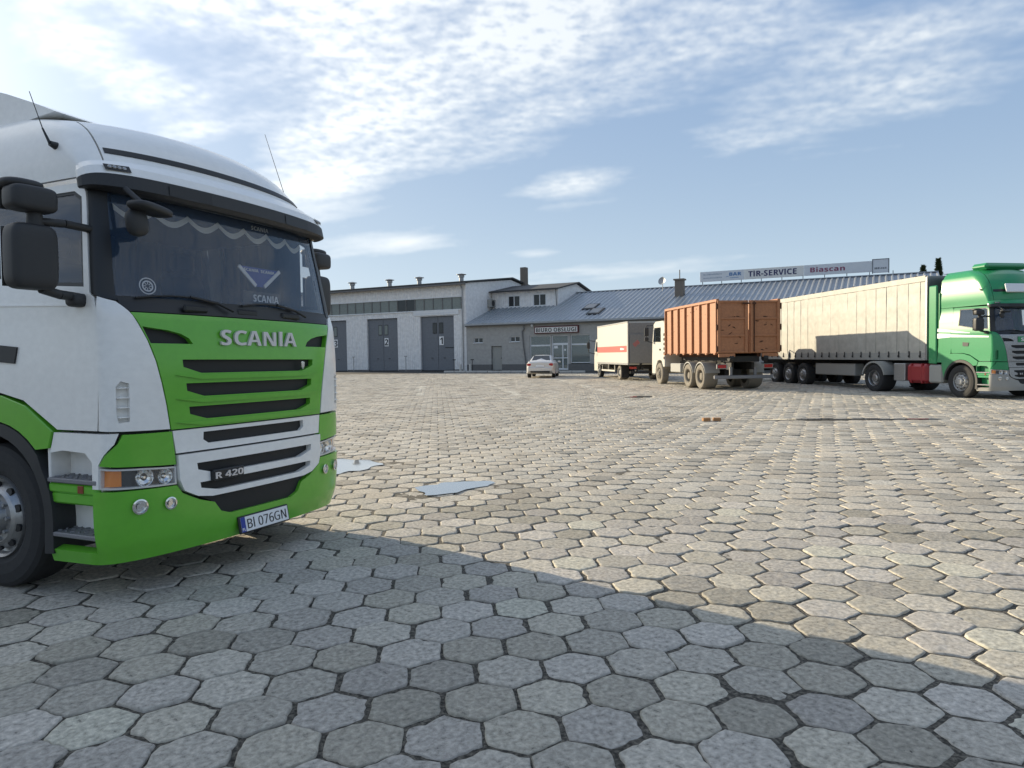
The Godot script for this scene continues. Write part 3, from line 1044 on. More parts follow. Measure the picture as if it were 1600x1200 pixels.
		for k in 4:
			var uv := cab_uv(["s", 1.11, 1.235 + 0.065 * k], sd)
			vb.box(cab_s(uv.x, uv.y, -0.008), Vector3(0.075, 0.008, 0.05), 0.002)
		obj("vent_louvre", vb, st.corner, fair)
		# door with window opening
		var win := [["f", -0.385, 2.71], ["f", -0.30, 2.10], ["f", -0.75, 2.13], ["f", -1.1, 2.185], ["f", -1.42, 2.24], ["f", -1.42, 2.76], ["f", -0.46, 2.755]]
		var dr := MB.new()
		panel(dr, [["f", -0.208, 1.15], ["f", -0.60, 1.15], ["f", -0.78, 1.25], ["f", -0.95, 1.345], ["f", -1.2, 1.395], ["f", -1.66, 1.395], ["f", -1.68, 1.6], ["f", -1.68, 2.80], ["f", -1.6, 2.825], ["f", -0.42, 2.805], ["f", -0.35, 2.74], ["f", -0.245, 2.06], ["f", -0.215, 2.03]], [win], 0.010, 0.04, sd, Vector2(0.06, 0.06))
		var door := obj("door", dr, st.door, truck)
		var crease := MB.new()   # pressed line below the window
		panel(crease, [["f", -0.3, 1.985], ["f", -1.6, 2.03], ["f", -1.6, 2.018], ["f", -0.3, 1.974]], [], 0.018, 0.012, sd)
		obj("door_crease", crease, st.door, door)
		var ws := MB.new()
		panel(ws, win, [], -0.004, 0.0, sd)
		obj("side_window", ws, M.glass, door)
		var seal := MB.new()
		var win2 := [["f", -0.405, 2.69], ["f", -0.323, 2.127], ["f", -0.75, 2.155], ["f", -1.1, 2.21], ["f", -1.40, 2.262], ["f", -1.40, 2.74], ["f", -0.475, 2.735]]
		panel(seal, win, [win2], 0.004, 0.02, sd, Vector2(0.05, 0.05))
		obj("window_seal", seal, M.black, door)
		var hd := MB.new()
		panel(hd, [["f", -0.985, 1.715], ["f", -1.22, 1.735], ["f", -1.22, 1.615], ["f", -1.02, 1.60]], [], 0.022, 0.03, sd)
		obj("door_handle", hd, M.plastic, door)
		# rear quarter
		var rq := MB.new()
		panel(rq, [["f", -1.695, 1.40], ["f", -1.695, 2.83], ["f", back, 2.83], ["f", back, 1.10], ["f", -1.95, 1.10], ["f", -1.85, 1.30]], [], 0.010, 0.04, sd, Vector2(0.08, 0.08))
		obj("rear_quarter", rq, st.door, truck)
		# pillar
		var pl := MB.new()
		panel(pl, [["f", -0.232, 2.055], ["s", 1.085, 2.01], ["s", 1.035, 2.75], ["s", 1.03, 2.82], ["f", -0.40, 2.82], ["f", -0.338, 2.74]], [], 0.008, 0.03, sd, Vector2(0.03, 0.06))
		obj("windscreen_pillar", pl, st.get("pillar", M.black), truck)
		# wheel arch: painted wing, black lip
		var wf := MB.new()
		var ctr := Vector2(-1.29, 0.52)
		var fpoly := PackedVector2Array()
		for k in 15:
			var a := deg_to_rad(lerpf(46.0, 172.0, k / 14.0))
			fpoly.append(ctr + Vector2(cos(a), sin(a)) * 0.675)
		for e in [[-2.05, 1.0], [-2.02, 1.25], [-1.85, 1.37], [-1.55, 1.385], [-1.2, 1.375], [-0.93, 1.305], [-0.65, 1.135], [-0.69, 1.02]]:
			fpoly.append(Vector2(e[0], e[1]))
		# prism runs along +z of its own frame; turn it to run sideways
		wf.prism(fpoly, 0.16, Transform3D(Basis(Vector3(0, 0, 1), Vector3(0, 1, 0), Vector3(-1, 0, 0)) if sd < 0 else Basis(Vector3(0, 0, 1), Vector3(0, 1, 0), Vector3(1, 0, 0)), Vector3(sd * 1.06, 0, 0)), 0.015)
		obj("wing", wf, st.fender, truck)
		var lip := MB.new()
		var lp := []
		for k in 22:
			var a := deg_to_rad(lerpf(0.0, 178.0, k / 21.0))
			lp.append([ctr + Vector2(cos(a), sin(a)) * 0.585, ctr + Vector2(cos(a), sin(a)) * (0.665 if k > 4 else 0.64)])
		lp.push_front([Vector2(-0.715, 0.30), Vector2(-0.655, 0.30)])
		for k in lp.size() - 1:
			var q0: Vector2 = lp[k][0]; var q1: Vector2 = lp[k][1]; var q2: Vector2 = lp[k + 1][1]; var q3: Vector2 = lp[k + 1][0]
			var X := func(p: Vector2, x: float) -> Vector3: return Vector3(sd * x, p.y, p.x)
			lip.quad(X.call(q0, 1.245), X.call(q1, 1.225), X.call(q2, 1.225), X.call(q3, 1.245), Vector3(sd, 0, 0))
			lip.quad(X.call(q0, 1.245), X.call(q3, 1.245), X.call(q3, 0.86), X.call(q0, 0.86))
			lip.quad(X.call(q1, 1.225), X.call(q2, 1.225), X.call(q2, 0.86), X.call(q1, 0.86))
		obj("arch_lip", lip, M.plastic, truck)
		# step well
		var sw := MB.new()
		sw.bx(sd * 1.00, sd * 1.06, 0.36, 1.12, -0.70, -0.20, 0.01)
		sw.bx(sd * 1.02, sd * 1.19, 0.46, 1.10, -0.235, -0.205, 0.008)
		sw.bx(sd * 1.04, sd * 1.20, 0.34, 1.10, -0.725, -0.70, 0.008)
		obj("step_well", sw, st.get("well", M.white), truck)
		var ss := MB.new()
		panel(ss, [["f", -0.64, 1.13], ["f", -0.10, 1.13], ["f", -0.115, 1.06], ["f", -0.165, 0.985], ["f", -0.198, 0.925], ["f", -0.20, 0.765], ["f", -0.25, 0.765], ["f", -0.26, 0.94], ["f", -0.33, 1.0], ["f", -0.55, 1.01], ["f", -0.68, 0.99]], [], 0.008, 0.06, sd, Vector2(0.03, 0.04))
		obj("step_surround", ss, st.get("well", M.white), truck)
		for q in [[0.825, -0.70, -0.215], [0.455, -0.69, -0.205]]:
			var tr := MB.new()
			tr.bx(sd * 1.03, sd * 1.225, q[0] - 0.035, q[0] - 0.004, q[1], q[2], 0.006)
			for k in 7:
				for j in 3:
					tr.box(Vector3(sd * (1.07 + 0.055 * j), q[0] - 0.002, lerpf(q[1] + 0.04, q[2] - 0.04, k / 6.0)), Vector3(0.03, 0.012, 0.012), 0.002, Basis(Vector3.UP, 0.7 if (k + j) % 2 else -0.7))
			obj("step_tread", tr, M.tread, truck)
		var sf := MB.new()
		sf.bx(sd * 1.05, sd * 1.215, 0.72, 0.785, -0.705, -0.21, 0.012)
		sf.bx(sd * 1.05, sd * 1.205, 0.645, 0.722, -0.70, -0.21, 0.012)
		var stepf := obj("step_fascia", sf, st.fender, truck)
		var mk := MB.new()
		mk.bx(sd * 1.21, sd * 1.222, 0.728, 0.78, -0.40, -0.345, 0.003)
		obj("side_marker", mk, M.brownlamp, stepf)
		wheel(truck, Vector3(sd * 1.21, 0.505, -1.29), sd, 0.52, 0.30, st.rim, M.rubber)
		# mirrors
		var mr := MB.new()
		var mx: float = -1.54 if sd < 0.0 else 1.37
		var mz: float = -0.30 if sd < 0.0 else -0.46
		var mb := Basis(Vector3.UP, sd * 0.10)
		blob(mr, Vector3(mx, 2.25, mz), Vector3(0.135, 0.20, 0.08), 0.36, mb)
		var mirror := obj("mirror", mr, M.plastic, truck)
		var m2 := MB.new()
		blob(m2, Vector3(mx, 2.60, mz + 0.01), Vector3(0.135, 0.078, 0.085), 0.42, mb)
		blob(m2, Vector3(mx + sd * 0.02, 2.69, mz - 0.06), Vector3(0.12, 0.035, 0.11), 0.7, mb)
		m2.cyl(Vector3(mx - sd * 0.03, 2.44, mz), Vector3(mx - sd * 0.03, 2.54, mz), 0.05, 0.04, 14)
		obj("wide_angle_mirror", m2, M.plastic, mirror)
		var ma := MB.new()
		ma.tube([Vector3(mx - sd * 0.06, 2.475, mz + 0.01), Vector3((mx + sd * 1.15) * 0.5, 2.485, mz + 0.03), Vector3(sd * 1.15, 2.485, -0.30)], 0.026, 12)
		ma.tube([Vector3(mx - sd * 0.05, 2.06, mz + 0.01), Vector3((mx + sd * 1.2) * 0.5, 2.035, mz), Vector3(sd * 1.20, 2.03, -0.34)], 0.03, 12)
		blob(ma, Vector3(sd * 1.23, 2.01, -0.33), Vector3(0.06, 0.045, 0.06), 0.6, Basis())
		obj("mirror_arm", ma, M.plastic, mirror)
		var mg := MB.new()
		for q in [[2.25, 0.36, 0.25], [2.60, 0.13, 0.25]]:
			mg.box(Vector3(mx, q[0], mz) + mb * Vector3(0, 0, -0.088), Vector3(q[2], q[1], 0.004), 0.0, mb)
		obj("mirror_glass", mg, M.chrome, mirror)
		# aerial
		var an := MB.new()
		var ab := cab_uv(["t", 0.98, R.call(3.08)], sd)
		var ap := cab_s(ab.x, ab.y, 0.0)
		an.cyl(ap, ap + cab_n(ab.x, ab.y) * 0.05, 0.028, 0.018, 12)
		var at := ap + cab_n(ab.x, ab.y) * 0.05
		an.cyl(at, at + Vector3(sd * 0.02, 0.10, -0.04), 0.010, 0.006, 8)
		an.cyl(at + Vector3(sd * 0.02, 0.10, -0.04), at + Vector3(sd * 0.03, 0.36 if sd < 0 else 0.78, -0.15 if sd < 0 else -0.3), 0.0035, 0.0025, 6)
		obj("aerial", an, M.black, truck)
		# front corner mirror over the windscreen (one side only)
		if sd < 0:
			var fm := MB.new()
			blob(fm, Vector3(-0.98, 2.615, 0.06), Vector3(0.17, 0.03, 0.085), 0.6, Basis(Vector3(0, 0, 1), -0.05) * Basis(Vector3.UP, 0.25))
			blob(fm, Vector3(-1.06, 2.515, 0.03), Vector3(0.075, 0.09, 0.045), 0.75, Basis(Vector3(0, 0, 1), 0.2))
			fm.cyl(Vector3(-1.04, 2.61, 0.03), Vector3(-1.05, 2.55, 0.03), 0.03, 0.02, 10)
			fm.tube([Vector3(-1.0, 2.63, 0.04), Vector3(-1.02, 2.76, -0.12)], 0.02, 8)
			obj("front_mirror", fm, M.plastic, truck)
	# windscreen, scuttle, header
	var gl := MB.new()
	panel(gl, sym([["s", 1.085, 2.015], ["s", 1.035, 2.79]]), [], 0.0, 0.0)
	obj("windscreen", gl, M.glass, truck)
	var cw := MB.new()
	panel(cw, sym([["s", 1.03, 1.942], ["s", 1.075, 1.985], ["s", 1.085, 2.045]]), [], 0.004, 0.03)
	for k in 3:
		cw.box(Vector3(-0.55 + 0.5 * k, 1.985, cab_pt(0.0, 1.985).z - 0.005), Vector3(0.22, 0.05, 0.03), 0.012)
	obj("scuttle", cw, M.black, truck)
	for k in 2:
		var x0 := -0.35 + 0.86 * k
		var wp := MB.new()
		var pts := []
		for j in 9:
			var uv := cab_uv(["s", x0 - 0.62 * j / 8.0, 2.035 + 0.03 * sin(j / 8.0 * PI)], 1.0)
			pts.append(cab_s(uv.x, uv.y, 0.022))
		wp.tube(pts, 0.008, 6)
		var pv := cab_uv(["s", x0 + 0.12, 1.975], 1.0)
		wp.tube([cab_s(pv.x, pv.y, 0.04), pts[0] + Vector3(0, 0, 0.01), pts[3] + Vector3(0, 0.004, 0.012)], 0.011, 8)
		obj("wiper", wp, M.black, truck)
	var hd2 := MB.new()
	panel(hd2, sym([["t", 0.98, 2.76], ["t", 0.98, 2.86]]), [], 0.0, 0.03)
	obj("windscreen_header", hd2, M.black, truck)
	# roof
	var rf := MB.new()
	panel(rf, sym([["t", 0.60, 2.85], ["t", 0.60, R.call(3.1)], ["t", 0.60, R.call(3.3)], ["t", 0.62, top]]), [], 0.008, 0.03, 1.0, Vector2(0.05, 0.04))
	var roof := obj("roof_front", rf, st.roof, truck)
	var rs := MB.new()
	for sd in [-1.0, 1.0]:
		panel(rs, [["t", 0.612, 2.85], ["f", back, 2.84], ["f", back, R.call(3.1)], ["f", back, R.call(3.3)], ["f", back, top], ["t", 0.632, top], ["t", 0.612, R.call(3.3)], ["t", 0.612, R.call(3.1)]], [], 0.008, 0.03, sd, Vector2(0.08, 0.04))
	# top cap
	var ring := []
	for k in 41:
		ring.append(cab_s(lerpf(-2.0, 2.0, k / 40.0), top, 0.004))
	for k in 40:
		rs.tri(Vector3(0, top + 0.01, -1.6), ring[k], ring[k + 1], Vector3.UP)
	rs.tri(Vector3(0, top + 0.01, -1.6), ring[40], ring[0], Vector3.UP)
	var rside := obj("roof_sides", rs, st.roof, truck)
	var seam := MB.new()
	panel(seam, sym([["t", 0.58, R.call(3.035)], ["t", 0.58, R.call(3.075)]]), [], 0.014, 0.01)
	obj("roof_trim_strip", seam, M.black, roof)
	# back wall
	var bw := MB.new()
	bw.bx(-1.17, 1.17, 1.1, R.call(3.1), back + 0.01, back + 0.05)
	obj("cab_back_wall", bw, st.roof, truck)
	# sun visor: black peak below, painted band above
	for q in [["sun_visor", [[0.03, 2.735], [0.13, 2.715], [0.155, 2.73], [0.15, 2.835], [0.05, 2.85]], M.plastic], ["visor_band", [[0.145, 2.838], [0.125, 2.90], [0.06, 2.97], [0.012, 2.995], [0.012, 2.838]], st.roof]]:
		var vb := MB.new()
		var N := 48
		for k in N:
			var t0 := lerpf(-0.92, 0.92, float(k) / N)
			var t1 := lerpf(-0.92, 0.92, float(k + 1) / N)
			var pr: Array = q[1]
			for j in pr.size():
				var e: Array = pr[j]
				var e2: Array = pr[(j + 1) % pr.size()]
				var f0: float = 1.0 - 0.55 * pow(absf(t0) / 0.92, 4.0)
				var f1: float = 1.0 - 0.55 * pow(absf(t1) / 0.92, 4.0)
				vb.quad(cab_s(t0, vh(e[1], t0), e[0] * f0), cab_s(t1, vh(e[1], t1), e[0] * f1), cab_s(t1, vh(e2[1], t1), e2[0] * f1), cab_s(t0, vh(e2[1], t0), e2[0] * f0))
		for t in [-0.92, 0.92]:
			var pr: Array = q[1]
			for j in range(1, pr.size() - 1):
				vb.tri(cab_s(t, vh(pr[0][1], t), pr[0][0] * 0.45), cab_s(t, vh(pr[j][1], t), pr[j][0] * 0.45), cab_s(t, vh(pr[j + 1][1], t), pr[j + 1][0] * 0.45), Vector3(signf(t), 0, -0.5).normalized())
		var vo := obj(q[0], vb, q[2], truck)
		if q[0] == "visor_band":
			for sd in [-1.0, 1.0]:
				var ml := MB.new()
				var lp := [cab_s(sd * 0.66, vh(2.855, 0.66), 0.134), cab_s(sd * 0.50, vh(2.855, 0.5), 0.143), cab_s(sd * 0.50, vh(2.905, 0.5), 0.124), cab_s(sd * 0.66, vh(2.905, 0.66), 0.116)]
				ml.quad(lp[0], lp[1], lp[2], lp[3])
				var lo := obj("marker_light", ml, M.black, vo)
				var dd := MB.new()
				for k in 4:
					var tt: float = lerpf(0.535, 0.625, k / 3.0) * sd
					var c := cab_s(tt, vh(2.88, tt), 0.132)
					dd.lathe(c, cab_n(tt, 2.88), [[0.0, 0.014], [0.006, 0.010], [0.008, 0.0]], 12)
				obj("lamp_dot", dd, M.steel, lo)
		else:
			for sd in [-1.0, 1.0]:
				var fl := MB.new()
				var a := [cab_s(sd * 0.17, vh(2.735, 0.17), 0.158), cab_s(sd * 0.33, vh(2.735, 0.33), 0.158), cab_s(sd * 0.33, vh(2.825, 0.33), 0.157), cab_s(sd * 0.17, vh(2.825, 0.17), 0.157)]
				fl.quad(a[0], a[1], a[2], a[3])
				obj("visor_lid", fl, M.black, vo)
	# what shows inside
	var it := MB.new()
	it.bx(-1.1, 1.1, 1.35, 1.42, -2.1, -0.3)
	it.bx(-1.12, 1.12, 1.42, 1.98, -0.62, -0.20, 0.06)
	it.bx(0.2, 0.95, 1.9, 2.06, -0.62, -0.34, 0.05)
	it.bx(-1.1, 1.1, 2.76, 2.80, -2.1, -0.35)
	for x in [-0.62, 0.62]:
		it.box(Vector3(x, 1.70, -1.15), Vector3(0.52, 0.16, 0.52), 0.06)
		it.box(Vector3(x, 2.10, -1.42), Vector3(0.50, 0.72, 0.16), 0.07, Basis(Vector3.RIGHT, -0.15))
		it.box(Vector3(x, 2.55, -1.46), Vector3(0.28, 0.20, 0.10), 0.05)
	it.lathe(Vector3(0.62, 2.02, -0.72), Vector3(0, 0.85, -0.5), [[0.0, 0.23], [0.02, 0.25], [0.0, 0.27], [-0.02, 0.25], [0.0, 0.23]], 28)
	obj("cab_interior", it, M.interior, truck)
	var cu := MB.new()
	for k in 40:
		var x0 := lerpf(-1.1, 1.1, k / 40.0)
		var x1 := lerpf(-1.1, 1.1, (k + 1) / 40.0)
		cu.quad(Vector3(x0, 1.4, -1.75 + 0.03 * sin(k * 1.3)), Vector3(x1, 1.4, -1.75 + 0.03 * sin((k + 1) * 1.3)), Vector3(x1, 2.78, -1.75 + 0.03 * sin((k + 1) * 1.3)), Vector3(x0, 2.78, -1.75 + 0.03 * sin(k * 1.3)))
	obj("bunk_curtain", cu, M.curtain, truck)
	# chassis
	var ch := MB.new()
	for x in [-0.42, 0.42]:
		ch.bx(x - 0.04, x + 0.04, 0.62, 0.90, -6.0, -0.4)
	ch.bx(-0.9, 0.9, 0.35, 1.05, -1.9, -0.5, 0.05)
	ch.bx(-1.0, 1.0, 0.42, 0.56, -1.36, -1.22)
	obj("chassis", ch, M.chassis, truck)

func near_truck() -> void:
	var t := thing("tractor_unit", "white and lime green tractor unit close to the camera with SCANIA across its front", "truck", Vector3(-2.059, 0.0, -5.656), 90.0 - 23.54)
	t.basis = t.basis * Basis(Vector3(0, 0, 1), -0.0104)
	var st := {"top": 3.44, "lift": 1.0, "front": M.green, "low": M.white, "bumper": M.green, "fender": M.green, "corner": M.white, "door": M.white, "roof": M.white, "rim": M.steel, "well": M.white}
	build_cab(t, st)
	# lettering and badges
	var z := cab_pt(0.0, 1.79).z + 0.014
	text("brand_lettering", "SCANlA", 0.122, 0.018, M.silver_letters, t, Transform3D(Basis(), Vector3(0.04, 1.785, z)), 0.83)
	var rb := MB.new()
	rb.bx(-0.515, -0.21, 0.725, 0.805, 0.03, 0.075, 0.008)
	var plateb := obj("model_badge", rb, M.black, t)
	text("badge_lettering", "R 420", 0.048, 0.006, M.silver_letters, plateb, Transform3D(Basis(), Vector3(-0.362, 0.765, 0.075)), 0.27)
	var em := MB.new()
	em.prism(PackedVector2Array([Vector2(-0.022, 0.03), Vector2(0.0, 0.036), Vector2(0.022, 0.03), Vector2(0.02, -0.01), Vector2(0.0, -0.036), Vector2(-0.02, -0.01)]), 0.012, Transform3D(Basis(), Vector3(0.55, 1.565, cab_pt(0.2, 1.565).z + 0.005)), 0.003)
	obj("emblem", em, M.chrome, t)
	# number plate
	var np := Node3D.new()
	np.name = "number_plate"
	t.add_child(np)
	np.transform = Transform3D(Basis(Vector3.RIGHT, -0.18), Vector3(0.0, 0.345, 0.075))
	var pb := MB.new()
	pb.bx(-0.275, 0.275, -0.068, 0.068, -0.02, 0.0, 0.006)
	obj("plate_holder", pb, M.black, np)
	var pw := MB.new()
	pw.bx(-0.26, 0.26, -0.057, 0.057, 0.0, 0.003, 0.001)
	obj("plate_face", pw, M.print_white, np)
	var pe := MB.new()
	pe.bx(-0.26, -0.215, -0.057, 0.057, 0.003, 0.0045)
	obj("plate_band", pe, M.blue, np)
	text("plate_letters", "Bl 076GN", 0.078, 0.0025, M.print_black, np, Transform3D(Basis(), Vector3(0.02, 0.0, 0.003)), 0.43, false)
	text("country_letters", "PL", 0.022, 0.001, M.print_white, np, Transform3D(Basis(), Vector3(-0.238, -0.036, 0.0045)))
	# roof spoiler
	var sp := MB.new()
	var side := PackedVector2Array([Vector2(-0.95, 3.43), Vector2(-1.2, 3.53), Vector2(-1.5, 3.64), Vector2(-1.9, 3.76), Vector2(-2.25, 3.83), Vector2(-2.25, 3.36), Vector2(-1.7, 3.38), Vector2(-1.35, 3.40)])
	sp.prism(side, 1.84, Transform3D(Basis(Vector3(0, 0, 1), Vector3(0, 1, 0), Vector3(1, 0, 0)), Vector3(-0.92, 0, 0)), 0.04)
	obj("roof_spoiler", sp, M.white, t)
	var hatch := MB.new()
	hatch.bx(-0.55, 0.15, 3.40, 3.465, -1.75, -1.15, 0.03)
	obj("roof_hatch", hatch, M.black, t)
	# things behind the windscreen
	var fr := MB.new()
	var va := MB.new()
	for k in 7:
		var x0 := -0.98 + 0.28 * k
		var x1 := x0 + 0.28
		for j in 12:
			var u0 := lerpf(x0, x1, j / 12.0)
			var u1 := lerpf(x0, x1, (j + 1) / 12.0)
			var d0 := 0.065 * sin(PI * j / 12.0)
			var d1 := 0.065 * sin(PI * (j + 1) / 12.0)
			var a := cab_uv(["s", u0, 2.7], 1.0)
			var b := cab_uv(["s", u1, 2.7], 1.0)
			var p0 := cab_s(a.x, 2.66, -0.09)
			var p1 := cab_s(b.x, 2.66, -0.09)
			var q := [Vector3(p0.x, 2.70 - d0, p0.z), Vector3(p1.x, 2.70 - d1, p1.z), Vector3(p1.x, 2.655 - d1, p1.z + 0.01), Vector3(p0.x, 2.655 - d0, p0.z + 0.01)]
			fr.quad(q[0], q[1], q[2], q[3])
			va.quad(Vector3(p0.x, 2.76, p0.z - 0.01), Vector3(p1.x, 2.76, p1.z - 0.01), q[1] + Vector3(0, 0, -0.01), q[0] + Vector3(0, 0, -0.01))
	var valance := obj("curtain_valance", va, M.curtain, t)
	obj("curtain_fringe", fr, M.fringe, valance)
	text("valance_lettering", "SCANlA", 0.035, 0.002, M.fringe, valance, Transform3D(Basis(), Vector3(0.30, 2.715, cab_pt(0.12, 2.70).z - 0.06)), 0.20)
	var sc := MB.new()
	for k in 16:
		var z0 := lerpf(-0.46, -1.5, k / 16.0)
		var z1 := lerpf(-0.46, -1.5, (k + 1) / 16.0)
		sc.quad(Vector3(1.12 + 0.02 * sin(k * 1.7), 2.0, z0), Vector3(1.12 + 0.02 * sin((k + 1) * 1.7), 2.0, z1), Vector3(1.11 + 0.02 * sin((k + 1) * 1.7), 2.78, z1), Vector3(1.11 + 0.02 * sin(k * 1.7), 2.78, z0))
	obj("side_curtain", sc, M.curtain, t)
	var bd := MB.new()
	bd.box(Vector3(0.33, 2.135, -0.215), Vector3(0.44, 0.11, 0.012), 0.004)
	var board := obj("name_board", bd, M.print_black, t)
	text("board_lettering", "SCANlA", 0.062, 0.003, M.print_white, board, Transform3D(Basis(), Vector3(0.37, 2.135, -0.208)), 0.30)
	var pn := MB.new()
	pn.prism(PackedVector2Array([Vector2(-0.24, 0.10), Vector2(0.24, 0.10), Vector2(0.05, -0.06), Vector2(-0.05, -0.06)]), 0.004, Transform3D(Basis(), Vector3(0.36, 2.30, -0.27)))
	var pen := obj("pennant", pn, M.blue, t)
	for sd in [-1.0, 1.0]:
		var tr := MB.new()
		tr.beam(Vector3(0.36 + sd * 0.24, 2.395, -0.262), Vector3(0.36 + sd * 0.05, 2.245, -0.262), 0.012, 0.03)
		obj("pennant_trim", tr, M.print_white, pen)
	text("pennant_lettering", "SCANlA  SCANlA", 0.026, 0.002, M.print_white, pen, Transform3D(Basis(), Vector3(0.36, 2.375, -0.265)), 0.36)
	# round wreath sticker on the glass
	var uv := cab_uv(["s", -0.86, 2.13], 1.0)
	var wr := MB.new()
	var c := cab_s(uv.x, uv.y, -0.012)
	var nn := cab_n(uv.x, uv.y)
	wr.lathe(c, nn, [[0.0, 0.052], [0.002, 0.056], [0.0, 0.060]], 28)
	wr.lathe(c, nn, [[0.0, 0.030], [0.002, 0.036], [0.0, 0.040]], 20)
	for k in 8:
		var e := TAU * k / 8
		var x := nn.cross(Vector3.UP).normalized()
		var d := x * cos(e) + Vector3.UP * sin(e)
		wr.cyl(c + d * 0.012, c + d * 0.028, 0.003, 0.003, 5)
	obj("window_sticker", wr, M.print_white, t)
	# drive axle and the fifth wheel
	for sd in [-1.0, 1.0]:
		wheel(t, Vector3(sd * 1.20, 0.505, -5.0), sd, 0.51, 0.58, M.steel, M.rubber, true)
	# the trailer it pulls: outside the picture, but its shadow lies across the foreground
	var tl := thing("box_semitrailer", "white box semitrailer coupled behind the lime green tractor unit, out of view", "trailer", t.position, 90.0 - 23.54)
	var bx := MB.new()
	bx.bx(-1.275, 1.275, 1.15, 4.0, -16.6, -3.0, 0.03)
	obj("cargo_box", bx, M.white, tl)
	var fr2 := MB.new()
	for x in [-0.45, 0.45]:
		fr2.bx(x - 0.05, x + 0.05, 0.85, 1.15, -16.5, -3.6)
	obj("trailer_frame", fr2, M.chassis, tl)
	for k in 3:
		for sd in [-1.0, 1.0]:
			wheel(tl, Vector3(sd * 1.25, 0.51, -12.2 - 1.31 * k), sd, 0.51, 0.36, M.steel, M.rubber, false, 20)

# the visor is deepest in the middle and thins towards its ends
func vh(h: float, t: float) -> float:
	var k := pow(absf(t) / 0.92, 2.0)
	if h < 2.837:
		return lerpf(h, 2.815 - (2.837 - h) * 0.56, k)
	return lerpf(h, 2.815 + (h - 2.837) * 0.68, k)

func stripe(b: MB, pts: Array, sd: float) -> void:
	panel(b, pts, [], 0.014, 0.003, sd, Vector2(0.06, 0.05))

